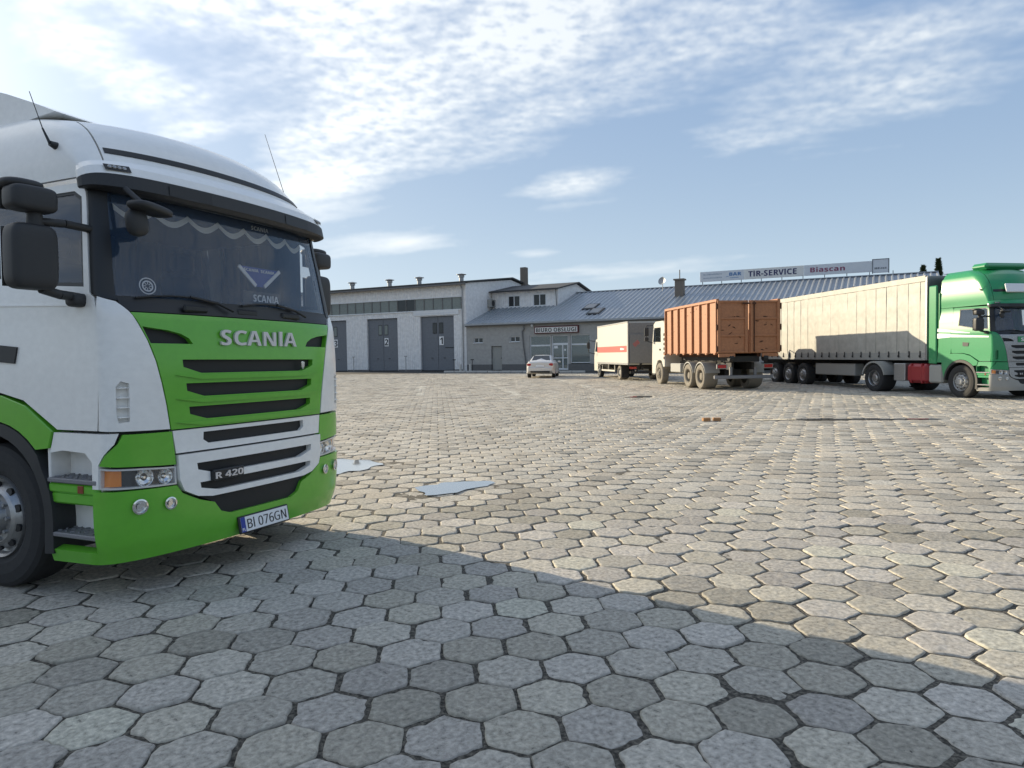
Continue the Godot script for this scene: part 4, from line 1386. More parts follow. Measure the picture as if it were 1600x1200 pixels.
func green_truck() -> void:
	var z0 := gy(-22.3)
	var t := thing("tractor_unit", "emerald green tractor unit with white stripes parked at the right edge", "truck", Vector3(15.47, z0, -21.15), 90.0 - 79.0)
	var st := {"top": 3.98, "lift": 1.885, "front": M.alu, "low": M.alu, "bumper": M.greyplastic, "fender": M.tgreen, "corner": M.tgreen, "door": M.tgreen, "roof": M.tgreen, "rim": M.galv, "well": M.tgreen}
	build_cab(t, st)
	var z := cab_pt(0.0, 1.80).z + 0.012
	var nb := MB.new()
	nb.bx(-0.48, 0.48, 1.70, 1.87, z - 0.01, z + 0.012, 0.006)
	var board := obj("name_panel", nb, M.tgreen, t)
	text("brand_lettering", "SCANlA", 0.106, 0.012, M.print_white, board, Transform3D(Basis(), Vector3(0, 1.785, z + 0.012)), 0.78)
	var rb := MB.new()
	rb.bx(-0.5, -0.21, 0.725, 0.805, 0.03, 0.075, 0.008)
	var badge := obj("model_badge", rb, M.black, t)
	text("badge_lettering", "R 4", 0.048, 0.006, M.silver_letters, badge, Transform3D(Basis(), Vector3(-0.41, 0.765, 0.075)))
	for sd in [-1.0, 1.0]:
		for q in [[["f", -0.27, 1.905], ["f", -1.69, 1.99], ["f", -1.69, 1.90], ["f", -0.27, 1.86]], [["f", -1.70, 2.005], ["f", -2.24, 2.03], ["f", -2.24, 1.87], ["f", -1.70, 1.90]], [["f", -0.95, 2.02], ["f", -1.69, 2.12], ["f", -1.69, 2.055], ["f", -0.95, 2.0]], [["f", -1.70, 2.125], ["f", -2.24, 2.19], ["f", -2.24, 2.09], ["f", -1.70, 2.06]]]:
			var sb := MB.new()
			stripe(sb, q, sd)
			obj("side_stripe", sb, M.print_white, t)
		# side fairing behind the cab
		var sf := MB.new()
		sf.bx(sd * 1.14, sd * 1.215, 1.05, 3.6, -2.62, -2.28, 0.03)
		obj("side_fairing", sf, M.tgreen, t)
		wheel(t, Vector3(sd * 1.22, 0.505, -5.22), sd, 0.51, 0.58, M.steel, M.rubber, true)
		var mg := MB.new()
		var lp := []
		for k in 15:
			var a := deg_to_rad(lerpf(12.0, 168.0, k / 14.0))
			lp.append([Vector2(-5.22 + cos(a) * 0.56, 0.505 + sin(a) * 0.56), Vector2(-5.22 + cos(a) * 0.62, 0.505 + sin(a) * 0.62)])
		for k in 14:
			for x in [sd * 1.25, sd * 0.65]:
				mg.quad(Vector3(x, lp[k][0].y, lp[k][0].x), Vector3(x, lp[k][1].y, lp[k][1].x), Vector3(x, lp[k + 1][1].y, lp[k + 1][1].x), Vector3(x, lp[k + 1][0].y, lp[k + 1][0].x))
			mg.quad(Vector3(sd * 1.25, lp[k][1].y, lp[k][1].x), Vector3(sd * 1.25, lp[k + 1][1].y, lp[k + 1][1].x), Vector3(sd * 0.65, lp[k + 1][1].y, lp[k + 1][1].x), Vector3(sd * 0.65, lp[k][1].y, lp[k][1].x))
		obj("mudguard", mg, M.greyplastic, t)
		# tanks between the axles
		var ft := MB.new()
		ft.bx(sd * 0.72, sd * 1.21, 0.42, 1.02, -2.62, -2.02, 0.05)
		obj("plastic_tank", ft, M.greyplastic, t)
		var rt := MB.new()
		rt.bx(sd * 0.72, sd * 1.21, 0.40, 1.04, -3.62, -2.68, 0.09)
		for k in 2:
			rt.bx(sd * 0.70, sd * 1.22, 0.385, 1.055, -3.42 + 0.48 * k, -3.36 + 0.48 * k, 0.02)
		obj("fuel_tank", rt, M.red, t)
		var bb := MB.new()
		bb.bx(sd * 0.72, sd * 1.20, 0.45, 1.05, -4.22, -3.68, 0.02)
		obj("battery_box", bb, M.alu, t)
	# cap on the roof and its lit name board
	var ac := MB.new()
	ac.box(Vector3(0.0, 4.06, -1.15), Vector3(1.5, 0.20, 0.62), 0.08)
	obj("roof_air_conditioner", ac, M.tgreen, t)
	var rbn := MB.new()
	var uvb := cab_pt(0.0, 3.32)
	rbn.box(uvb + Vector3(0, 0, 0.03), Vector3(1.5, 0.27, 0.06), 0.02, Basis(Vector3.RIGHT, -0.25))
	obj("roof_name_board", rbn, M.print_white, t)

	# the curtain-sided trailer
	var tt := thing("curtain_semitrailer", "long cream curtain-sided semitrailer behind the emerald green tractor unit", "trailer", Vector3(15.47, z0, -21.15) + Vector3(-0.05, 0, -0.2), 90.0 - 83.7)
	var f0 := -2.62
	var f1 := -15.9
	for sd in [-1.0, 1.0]:
		var cu := MB.new()
		# sheet hung in shallow waves between its straps
		var N := 130
		for k in N:
			var a := lerpf(f0, f1, float(k) / N)
			var b := lerpf(f0, f1, float(k + 1) / N)
			for j in 6:
				var y0 := lerpf(1.42, 3.82, j / 6.0)
				var y1 := lerpf(1.42, 3.82, (j + 1) / 6.0)
				var w := func(x: float, y: float) -> Vector3:
					return Vector3(sd * (1.262 + 0.006 * sin(x * 9.6) + 0.004 * sin(x * 3.1 + y * 2.0) + 0.003 * sin(y * 7.0)), y, x)
				cu.quad(w.call(a, y0), w.call(b, y0), w.call(b, y1), w.call(a, y1))
		var curtain := obj("curtain", cu, M.tarp, tt)
		for k in 22:   # vertical weld seams
			var x := lerpf(f0 - 0.3, f1 + 0.3, k / 21.0)
			var s := MB.new()
			s.bx(sd * 1.262, sd * 1.2695, 1.42, 3.82, x - 0.02, x + 0.02, 0.002)
			obj("curtain_seam", s, M.tarp, curtain)
		for k in 24:
			var x := lerpf(f0 - 0.25, f1 + 0.25, k / 23.0)
			var s := MB.new()
			s.box(Vector3(sd * 1.278, 1.36, x), Vector3(0.012, 0.22, 0.05), 0.003)
			s.box(Vector3(sd * 1.29, 1.30, x), Vector3(0.03, 0.07, 0.07), 0.008)
			obj("strap_buckle", s, M.black, tt)
		var rl := MB.new()
		rl.bx(sd * 1.235, sd * 1.28, 1.16, 1.20, f1, f0, 0.004)
		rl.bx(sd * 1.22, sd * 1.262, 1.20, 1.42, f1, f0, 0.004)
		obj("side_rail", rl, M.greyplastic, tt)
		var tp := MB.new()
		tp.bx(sd * 1.20, sd * 1.285, 3.80, 4.0, f1, f0, 0.012)
		obj("roof_rail", tp, M.tarp, tt)
		for k in 18:
			var s := MB.new()
			var x := lerpf(f0 - 0.5, f1 + 0.4, k / 17.0)
			s.bx(sd * 1.22, sd * 1.29, 4.0, 4.025, x - 0.03, x + 0.03, 0.005)
			obj("roof_runner", s, M.chassis, tt)
		var fp := MB.new()
		fp.bx(sd * 1.16, sd * 1.285, 1.16, 3.95, f0, f0 + 0.09, 0.01)
		obj("front_pillar", fp, M.alu, tt)
		for k in 3:
			wheel(tt, Vector3(sd * 1.25, 0.50, -10.6 - 1.31 * k), sd, 0.50, 0.36, M.steel, M.rubber, false, 28)
		var bxx := MB.new()
		bxx.bx(sd * 0.75, sd * 1.16, 0.52, 1.0, -9.7, -6.8, 0.03)
		obj("pallet_box", bxx, M.greyplastic, tt)
		var lg := MB.new()
		lg.bx(sd * 0.70, sd * 0.84, 0.12, 1.15, -6.05, -5.91, 0.01)
		lg.bx(sd * 0.66, sd * 0.88, 0.06, 0.12, -6.12, -5.84, 0.01)
		obj("landing_leg", lg, M.chassis, tt)
	var body := MB.new()
	body.bx(-1.22, 1.22, 1.16, 1.30, f1, f0)
	body.bx(-1.24, 1.24, 3.90, 3.985, f1, f0)
	body.bx(-1.24, 1.24, 1.16, 3.98, f0 - 0.02, f0 + 0.06, 0.01)
	body.bx(-1.24, 1.24, 1.16, 3.98, f1 - 0.05, f1, 0.01)
	obj("trailer_body", body, M.alu, tt)
	var fr := MB.new()
	for x in [-0.55, 0.55]:
		fr.bx(x - 0.06, x + 0.06, 0.85, 1.16, f1 + 0.2, f0 - 0.6)
	fr.bx(-1.1, 1.1, 0.55, 0.75, f1 + 0.1, f1 + 0.2)
	obj("trailer_frame", fr, M.chassis, tt)
	var fl := MB.new()
	fl.bx(0.05, 1.2, 3.72, 3.95, f0 + 0.06, f0 + 0.10)
	obj("front_board", fl, M.chassis, tt)

func hook_truck() -> void:
	var y := gy(-31.0)
	var t := thing("hook_lift_truck", "white hook-lift lorry carrying the orange container, seen from behind", "truck", Vector3(8.93, y, -29.2), 90.0 + 96.7)
	for sd in [-1.0, 1.0]:
		for f in [0.0, 1.37]:
			wheel(t, Vector3(sd * 1.24, 0.51, f), sd, 0.51, 0.58, M.rubber_dusty, M.rubber_dusty, true, 32)
		wheel(t, Vector3(sd * 1.24, 0.51, 5.15), sd, 0.51, 0.32, M.rubber_dusty, M.rubber_dusty, false, 32)
		var mg := MB.new()
		for f in [0.0, 1.37]:
			var prev := Vector3.ZERO
			for k in 13:
				var a := deg_to_rad(lerpf(14.0, 166.0, k / 12.0))
				var p := Vector3(sd * 1.25, 0.51 + sin(a) * 0.60, f + cos(a) * 0.60)
				if k:
					var ins := Vector3(-sd * 0.62, 0, 0)
					mg.quad(prev, p, p + ins, prev + ins)
					mg.quad(prev, p, p + Vector3(0, -0.05, 0), prev + Vector3(0, -0.05, 0))
				prev = p
		obj("mudguard", mg, M.greyplastic, t)
		var sb := MB.new()
		sb.bx(sd * 0.8, sd * 1.24, 0.62, 1.02, 2.25, 3.55, 0.03)
		obj("side_locker", sb, M.greyplastic, t)
		var rl := MB.new()
		rl.bx(sd * 0.72, sd * 1.15, 0.84, 1.02, -1.52, -1.45, 0.01)
		obj("lamp_carrier", rl, M.greyplastic, t)
		var la := MB.new()
		la.bx(sd * 0.78, sd * 1.12, 0.87, 1.0, -1.54, -1.52, 0.006)
		obj("tail_light", la, M.redlamp, t)
		var mi := MB.new()
		mi.tube([Vector3(sd * 1.22, 2.85, 6.1), Vector3(sd * 1.5, 2.85, 6.25), Vector3(sd * 1.52, 2.1, 6.25), Vector3(sd * 1.24, 2.0, 6.1)], 0.02, 8)
		mi.box(Vector3(sd * 1.52, 2.55, 6.22), Vector3(0.22, 0.42, 0.10), 0.03)
		mi.box(Vector3(sd * 1.52, 2.18, 6.22), Vector3(0.20, 0.20, 0.10), 0.03)
		obj("mirror", mi, M.plastic, t)
	var fr := MB.new()
	for x in [-0.42, 0.42]:
		fr.bx(x - 0.05, x + 0.05, 0.80, 1.08, -1.3, 5.9)
	fr.bx(-0.55, 0.55, 1.10, 1.34, -1.6, 4.0, 0.02)
	fr.bx(-0.35, 0.35, 0.45, 0.8, -0.4, 1.8)
	for x in [-0.6, 0.6]:
		fr.cyl(Vector3(x, 1.26, -1.75), Vector3(x * 1.3, 1.26, -1.75), 0.13, 0.13, 16)
	obj("chassis", fr, M.chassis, t)
	var bp := MB.new()
	bp.bx(-1.2, 1.2, 0.44, 0.58, -1.42, -1.30, 0.02)
	for x in [-0.5, 0.5]:
		bp.bx(x - 0.05, x + 0.05, 0.5, 0.9, -1.35, -1.28)
	obj("rear_bumper", bp, M.tread, t)
	# cab, facing away
	var cb := MB.new()
	var side := PackedVector2Array([Vector2(4.42, 0.85), Vector2(4.42, 2.85), Vector2(4.6, 3.02), Vector2(5.7, 3.02), Vector2(6.0, 2.9), Vector2(6.22, 2.0), Vector2(6.28, 1.2), Vector2(6.28, 0.5), Vector2(5.78, 0.5), Vector2(5.70, 0.85), Vector2(5.45, 1.13), Vector2(5.15, 1.18), Vector2(4.85, 1.13), Vector2(4.62, 0.85)])
	cb.prism(side, 2.44, Transform3D(Basis(Vector3(0, 0, 1), Vector3(0, 1, 0), Vector3(1, 0, 0)), Vector3(-1.22, 0, 0)), 0.05)
	var cab := obj("cab", cb, M.boxwhite, t)
	for sd in [-1.0, 1.0]:
		var wn := MB.new()
		wn.prism(PackedVector2Array([Vector2(4.95, 2.02), Vector2(4.95, 2.72), Vector2(5.85, 2.72), Vector2(6.08, 2.05)]), 0.012, Transform3D(Basis(Vector3(0, 0, 1), Vector3(0, 1, 0), Vector3(sd, 0, 0)), Vector3(sd * 1.218, 0, 0)))
		obj("side_window", wn, M.dark_glass, cab)
		var hn := MB.new()
		hn.bx(sd * 1.22, sd * 1.25, 1.62, 1.70, 4.95, 5.15, 0.008)
		obj("door_handle", hn, M.black, cab)
		var st := MB.new()
		st.bx(sd * 1.0, sd * 1.235, 0.42, 0.50, 5.75, 6.2, 0.01)
		obj("cab_step", st, M.black, cab)
	var ws := MB.new()
	ws.quad(Vector3(-1.1, 2.0, 6.235), Vector3(1.1, 2.0, 6.235), Vector3(1.06, 2.85, 6.03), Vector3(-1.06, 2.85, 6.03))
	obj("windscreen", ws, M.dark_glass, cab)
	var bc := MB.new()
	bc.lathe(Vector3(0.75, 3.02, 5.2), Vector3.UP, [[0.0, 0.09], [0.10, 0.085], [0.16, 0.06], [0.18, 0.0]], 16)
	obj("beacon", bc, M.amber, cab)
	var vs := MB.new()
	for k in 6:
		vs.bx(-1.235, -1.21, 1.2 + 0.22 * k, 1.32 + 0.22 * k, 4.42, 4.55, 0.004)
		vs.bx(1.21, 1.235, 1.2 + 0.22 * k, 1.32 + 0.22 * k, 4.42, 4.55, 0.004)
	obj("cab_vent", vs, M.black, cab)

	# the container on its back lifts off
	var c := thing("roll_off_container", "orange steel roll-off container with ribbed sides on the hook-lift lorry", "container", Vector3(8.93, y, -29.2), 90.0 + 96.7)
	var f0 := -1.82
	var f1 := 4.15
	for sd in [-1.0, 1.0]:
		var wl := MB.new()
		wl.bx(sd * 1.20, sd * 1.225, 1.46, 3.46, f0 + 0.05, f1, 0.0)
		var wall := obj("side_wall", wl, M.orange, c)
		var top := MB.new()
		top.bx(sd * 1.18, sd * 1.29, 3.42, 3.53, f0, f1 + 0.05, 0.015)
		obj("top_rail", top, M.orange, wall)
		for k in 8:
			var x := lerpf(f0 + 0.06, f1 - 0.04, k / 7.0)
			var rb := MB.new()
			rb.box(Vector3(sd * 1.262, 2.44, x), Vector3(0.09, 1.98, 0.075), 0.012)
			obj("side_rib", rb, M.orange, wall)
			var ft := MB.new()
			ft.box(Vector3(sd * 1.24, 1.43, x + 0.2), Vector3(0.08, 0.08, 0.16), 0.01)
			obj("rib_foot", ft, M.orange, wall)
		var br := MB.new()
		br.bx(sd * 0.45, sd * 0.60, 1.30, 1.46, f0 + 0.2, f1, 0.01)
		obj("skid_rail", br, M.rust, c)
	var fl := MB.new()
	fl.bx(-1.2, 1.2, 1.44, 1.50, f0 + 0.05, f1)
	fl.bx(-1.22, 1.22, 1.46, 3.5, f1, f1 + 0.04)
	obj("floor_and_front", fl, M.orange, c)
	for sd in [-1.0, 1.0]:
		var dr := MB.new()
		dr.bx(sd * 0.02, sd * 1.24, 1.46, 3.47, f0, f0 + 0.03, 0.0)
		var door := obj("rear_door", dr, M.orange, c)
		for q in [[0.06, 0.16, 1.46, 3.47], [1.14, 1.26, 1.46, 3.47]]:
			var s := MB.new()
			s.bx(sd * q[0], sd * q[1], q[2], q[3], f0 - 0.055, f0, 0.01)
			obj("door_post", s, M.orange, door)
		for yy in [1.50, 2.12, 2.78, 3.42]:
			var s := MB.new()
			s.bx(sd * 0.16, sd * 1.14, yy - 0.04, yy + 0.04, f0 - 0.045, f0, 0.01)
			obj("door_rail", s, M.orange, door)
		for yy in [1.62, 2.44, 3.25]:
			var s := MB.new()
			s.box(Vector3(sd * 1.28, yy, f0 - 0.02), Vector3(0.07, 0.20, 0.10), 0.012)
			s.cyl(Vector3(sd * 1.30, yy - 0.12, f0 - 0.03), Vector3(sd * 1.30, yy + 0.12, f0 - 0.03), 0.025, 0.025, 10)
			obj("door_hinge", s, M.rust, door)
		# scrapes and rust where loads have knocked it
		rng.seed = 300 + int(sd)
		for k in 9:
			var s := MB.new()
			var p := Vector3(sd * rng.randf_range(0.25, 1.05), rng.randf_range(1.55, 2.9), f0 - 0.002)
			var poly := PackedVector2Array()
			var ln := rng.randf_range(0.02, 0.10)
			for e in 9:
				var an := TAU * e / 9
				poly.append(Vector2(cos(an) * ln * rng.randf_range(0.7, 1.3), sin(an) * ln * 0.28 * rng.randf_range(0.6, 1.3)))
			s.prism(poly, 0.003, Transform3D(Basis(Vector3(0, 0, 1), rng.randf_range(-0.6, 0.6)) * Basis(Vector3.UP, PI), p))
			obj("rust_patch", s, M.rust, door)
	var lk := MB.new()
	lk.cyl(Vector3(-0.20, 1.5, f0 - 0.07), Vector3(-0.20, 3.42, f0 - 0.07), 0.022, 0.022, 10)
	lk.box(Vector3(-0.20, 3.35, f0 - 0.07), Vector3(0.14, 0.08, 0.06), 0.01)
	lk.box(Vector3(0.12, 3.35, f0 - 0.07), Vector3(0.30, 0.06, 0.06), 0.01)
	obj("locking_bar", lk, M.rust, c)
	for sd in [1.0, -1.0]:
		rng.seed = 410 + int(sd)
		for k in 26:
			var s := MB.new()
			var poly := PackedVector2Array()
			var ln := rng.randf_range(0.012, 0.05)
			for e in 8:
				var an := TAU * e / 8
				poly.append(Vector2(cos(an) * ln * rng.randf_range(0.6, 1.3), sin(an) * ln * 0.6 * rng.randf_range(0.6, 1.3)))
			s.prism(poly, 0.003, Transform3D(Basis(Vector3(0, 0, 1), Vector3(0, 1, 0), Vector3(sd, 0, 0)), Vector3(sd * 1.225, rng.randf_range(1.6, 3.3), lerpf(f0 + 0.2, f1 - 0.2, rng.randf()))))
			obj("rust_spot", s, M.rust, c)
	for sd in [-1.0, 1.0]:
		var rp := MB.new()
		rp.bx(sd * 0.55, sd * 1.2, 1.30, 1.44, f0 - 0.03, f0 + 0.05, 0.01)
		obj("rear_sill", rp, M.orange, c)

func box_truck() -> void:
	var y := gy(-41.0)
	var t := thing("box_truck", "small white box lorry with a red band along its side, near the office", "truck", Vector3(7.10, y, -39.66), 90.0 + 97.0)
	var f0 := -2.15
	var f1 := 4.5
	var bx := MB.new()
	bx.bx(-1.24, 1.24, 0.84, 3.12, f0 + 0.05, f1, 0.02)
	var box := obj("cargo_box", bx, M.boxwhite, t)
	for sd in [-1.0, 1.0]:
		var rb := MB.new()
		rb.bx(sd * 1.24, sd * 1.246, 1.52, 1.86, f0 + 0.25, f1 - 0.05)
		var band := obj("red_band", rb, M.signred, box)
		var xf := Transform3D(Basis(Vector3(0, 0, -sd), Vector3(0, 1, 0), Vector3(sd, 0, 0)), Vector3(sd * 1.247, 1.70, f0 + 1.1))
		worn_print("band_print", 0.75, 0.14, M.print_white, band, xf, 71)
		var tr := MB.new()
		tr.bx(sd * 1.20, sd * 1.252, 0.84, 0.95, f0, f1, 0.006)
		tr.bx(sd * 1.20, sd * 1.252, 3.06, 3.14, f0, f1, 0.006)
		tr.bx(sd * 1.19, sd * 1.252, 0.84, 3.14, f0, f0 + 0.08, 0.006)
		obj("box_trim", tr, M.alu, box)
		wheel(t, Vector3(sd * 1.12, 0.40, 0.0), sd, 0.40, 0.45, M.greyplastic, M.rubber_dusty, true, 28)
		wheel(t, Vector3(sd * 1.08, 0.40, 4.75), sd, 0.40, 0.24, M.greyplastic, M.rubber, false, 28)
		var gr := MB.new()
		gr.bx(sd * 1.10, sd * 1.14, 0.42, 0.52, 0.9, 3.9, 0.005)
		for x in [1.0, 2.4, 3.8]:
			gr.bx(sd * 1.08, sd * 1.12, 0.5, 0.84, x - 0.03, x + 0.03)
		obj("side_guard", gr, M.boxwhite, t)
		var mf := MB.new()
		mf.bx(sd * 0.75, sd * 1.16, 0.12, 0.75, -0.62, -0.60)
		obj("mud_flap", mf, M.rubber, t)
		var mi := MB.new()
		mi.tube([Vector3(sd * 1.1, 2.25, 5.6), Vector3(sd * 1.5, 2.30, 5.75), Vector3(sd * 1.52, 1.55, 5.75), Vector3(sd * 1.12, 1.45, 5.6)], 0.022, 8)
		mi.box(Vector3(sd * 1.52, 1.98, 5.72), Vector3(0.20, 0.40, 0.09), 0.03)
		obj("mirror", mi, M.plastic, t)
	# tail lift and rear doors
	var rd := MB.new()
	rd.bx(-1.17, 1.17, 0.95, 3.05, f0 - 0.01, f0 + 0.05, 0.0)
	var door := obj("rear_door", rd, M.greydoor, box)
	var pl := MB.new()
	pl.bx(-1.16, 1.16, 0.92, 2.46, f0 - 0.09, f0 - 0.02, 0.012)
	var lift := obj("tail_lift", pl, M.greydoor, t)
	var hz := MB.new()
	for k in 4:
		hz.beam(Vector3(0.86 - 0.07 * k, 1.80 + 0.055 * k, f0 - 0.093), Vector3(0.99 - 0.07 * k, 1.97 + 0.055 * k, f0 - 0.093), 0.004, 0.035)
	obj("hazard_mark", hz, M.signred, lift)
	var ar := MB.new()
	for x in [-0.55, 0.55]:
		ar.beam(Vector3(x, 0.92, f0 - 0.05), Vector3(x, 0.48, f0 + 0.9), 0.10, 0.10, 0.01)
	ar.bx(-1.1, 1.1, 0.38, 0.50, f0 + 0.1, f0 + 0.2, 0.01)
	obj("lift_arm", ar, M.chassis, lift)
	for sd in [-1.0, 1.0]:
		var la := MB.new()
		la.bx(sd * 0.75, sd * 1.12, 0.62, 0.74, f0 + 0.12, f0 + 0.16, 0.01)
		obj("tail_light", la, M.redlamp, t)
	var fr := MB.new()
	for x in [-0.4, 0.4]:
		fr.bx(x - 0.04, x + 0.04, 0.58, 0.84, f0 + 0.2, 5.6)
	obj("chassis", fr, M.chassis, t)
	var cb := MB.new()
	cb.prism(PackedVector2Array([Vector2(4.58, 0.55), Vector2(4.58, 2.2), Vector2(4.75, 2.36), Vector2(5.6, 2.36), Vector2(6.0, 1.6), Vector2(6.12, 1.2), Vector2(6.12, 0.4), Vector2(5.25, 0.4), Vector2(5.15, 0.8), Vector2(4.75, 0.9)]), 2.1, Transform3D(Basis(Vector3(0, 0, 1), Vector3(0, 1, 0), Vector3(1, 0, 0)), Vector3(-1.05, 0, 0)), 0.05)
	var cab := obj("cab", cb, M.boxwhite, t)
	for sd in [-1.0, 1.0]:
		var wn := MB.new()
		wn.prism(PackedVector2Array([Vector2(4.8, 1.55), Vector2(4.8, 2.2), Vector2(5.5, 2.2), Vector2(5.85, 1.6)]), 0.01, Transform3D(Basis(Vector3(0, 0, 1), Vector3(0, 1, 0), Vector3(sd, 0, 0)), Vector3(sd * 1.048, 0, 0)))
		obj("side_window", wn, M.dark_glass, cab)

func parked_car() -> void:
	var t := thing("parked_car", "silver-white saloon car parked before the office entrance", "car", Vector3(2.04, gy(-45.5), -45.7), 90.0 + 82.0)
	t.scale = Vector3.ONE * 0.96
	# lofted body: sections along the length (z forward): half width, sill, belt, roof
	var B := MB.new()
	var secs := [  # z, w low, y low, w belt, y belt, w roof, y roof
		[-2.32, 0.74, 0.42, 0.72, 0.86, 0.66, 0.98], [-2.22, 0.83, 0.32, 0.82, 0.92, 0.74, 1.035], [-1.95, 0.89, 0.27, 0.885, 0.94, 0.72, 1.07], [-1.65, 0.90, 0.25, 0.895, 0.95, 0.68, 1.13],
		[-1.0, 0.90, 0.24, 0.90, 0.95, 0.60, 1.40], [-0.4, 0.90, 0.24, 0.90, 0.94, 0.60, 1.46], [0.3, 0.90, 0.24, 0.90, 0.93, 0.60, 1.45], [0.85, 0.90, 0.24, 0.895, 0.92, 0.63, 1.25], [1.35, 0.89, 0.25, 0.88, 0.91, 0.70, 0.98], [2.0, 0.86, 0.27, 0.82, 0.78, 0.66, 0.83], [2.3, 0.70, 0.36, 0.66, 0.66, 0.55, 0.70]]
	var rowpts := func(s: Array) -> Array:
		return [Vector3(-s[1], s[2], s[0]), Vector3(-s[1] - 0.01, (s[2] + s[4]) * 0.5, s[0]), Vector3(-s[3], s[4], s[0]), Vector3(-s[5], lerpf(s[4], s[6], 0.9), s[0]), Vector3(-s[5] * 0.75, s[6], s[0]), Vector3(0, s[6] + 0.02, s[0]), Vector3(s[5] * 0.75, s[6], s[0]), Vector3(s[5], lerpf(s[4], s[6], 0.9), s[0]), Vector3(s[3], s[4], s[0]), Vector3(s[1] + 0.01, (s[2] + s[4]) * 0.5, s[0]), Vector3(s[1], s[2], s[0])]
	for k in secs.size() - 1:
		var a: Array = rowpts.call(secs[k])
		var b: Array = rowpts.call(secs[k + 1])
		for j in 10:
			B.quad(a[j], a[j + 1], b[j + 1], b[j])
		B.quad(a[0], a[10], b[10], b[0])
	for q in [rowpts.call(secs[0]), rowpts.call(secs[-1])]:
		for j in range(1, 10):
			B.tri(q[0], q[j], q[j + 1], Vector3(0, 0, -1 if q[0].z < 0 else 1))
	var body := obj("body", B, M.car, t)
	var rg := MB.new()
	rg.quad(Vector3(-0.60, 1.10, -1.67), Vector3(0.60, 1.10, -1.67), Vector3(0.50, 1.405, -1.02), Vector3(-0.50, 1.405, -1.02))
	for v in rg.v.size():
		rg.v[v] += Vector3(0, 0.022, -0.012)
	obj("rear_window", rg, M.dark_glass, body)
	for sd in [-1.0, 1.0]:
		var sg := MB.new()
		sg.prism(PackedVector2Array([Vector2(-1.45, 0.98), Vector2(-0.95, 1.33), Vector2(0.35, 1.36), Vector2(1.0, 0.98)]), 0.004, Transform3D(Basis(Vector3(0, 0, 1), Vector3(-0.42 * sd, 0.9, 0).normalized(), Vector3(sd * 0.9, 0.42, 0).normalized()), Vector3(sd * (0.905 + 0.395), 0.0, 0)))
		obj("side_window", sg, M.dark_glass, body)
		var tl := MB.new()
		tl.box(Vector3(sd * 0.66, 0.86, -2.29), Vector3(0.34, 0.16, 0.10), 0.03, Basis(Vector3.UP, sd * 0.25))
		obj("tail_light", tl, M.redlamp, body)
		wheel(t, Vector3(sd * 0.90, 0.325, -1.30), sd, 0.325, 0.21, M.steel, M.rubber, false, 28)
		wheel(t, Vector3(sd * 0.90, 0.325, 1.38), sd, 0.325, 0.21, M.steel, M.rubber, false, 28)
		var mi := MB.new()
		mi.box(Vector3(sd * 1.0, 1.0, 0.75), Vector3(0.2, 0.13, 0.12), 0.04)
		obj("door_mirror", mi, M.car, body)
	var bp := MB.new()
	bp.box(Vector3(0, 0.56, -2.29), Vector3(1.62, 0.30, 0.16), 0.06)
	obj("rear_bumper", bp, M.car, body)
	var dk := MB.new()
	dk.bx(-0.62, 0.62, 0.34, 0.44, -2.375, -2.30, 0.02)
	obj("bumper_insert", dk, M.black, body)
	var np := MB.new()
	np.bx(-0.26, 0.26, 0.72, 0.83, -2.375, -2.36, 0.0)
	obj("number_plate", np, M.print_white, body)
	var an := MB.new()
	an.cyl(Vector3(0, 1.46, -0.9), Vector3(0, 1.62, -1.05), 0.008, 0.005, 6)
	obj("aerial", an, M.black, body)

# ------------------------------------------------------------------ buildings (local x along the front, z towards the yard)
const BO := Vector3(-4.06, 0.0, -62.0)
const BT := -27.5

func ribbed(b: MB, x0: float, x1: float, y0: float, y1: float, z: float, pitch := 0.2, deep := 0.03) -> void:
	# trapezoidal sheet facing +z
	var n := maxi(1, int((x1 - x0) / pitch))
	var w := (x1 - x0) / n
	for k in n:
		var a := x0 + w * k
		var xs := [a, a + w * 0.4, a + w * 0.5, a + w * 0.9, a + w]
		var zs := [z, z, z - deep, z - deep, z]
		for j in 4:
			b.quad(Vector3(xs[j], y0, zs[j]), Vector3(xs[j + 1], y0, zs[j + 1]), Vector3(xs[j + 1], y1, zs[j + 1]), Vector3(xs[j], y1, zs[j]))

func window_unit(parent: Node3D, x0: float, x1: float, y0: float, y1: float, z: float, panes: int, pane: Material, fw := 0.07) -> Node3D:
	var f := MB.new()
	f.bx(x0, x1, y1 - fw, y1, z - 0.02, z + 0.035, 0.006)
	f.bx(x0, x1, y0, y0 + fw, z - 0.02, z + 0.035, 0.006)
	for k in panes + 1:
		var x := lerpf(x0, x1 - fw, float(k) / panes)
		f.bx(x, x + fw, y0 + fw, y1 - fw, z - 0.02, z + 0.033, 0.006)
	var o := obj("window", f, M.frame_white, parent)
	for k in panes:
		var p := MB.new()
		var xa := lerpf(x0, x1 - fw, float(k) / panes) + fw
		var xb := lerpf(x0, x1 - fw, float(k + 1) / panes)
		p.bx(xa, xb, y0 + fw, y1 - fw, z - 0.004, z + 0.004)
		obj("pane", p, pane, o)
	return o

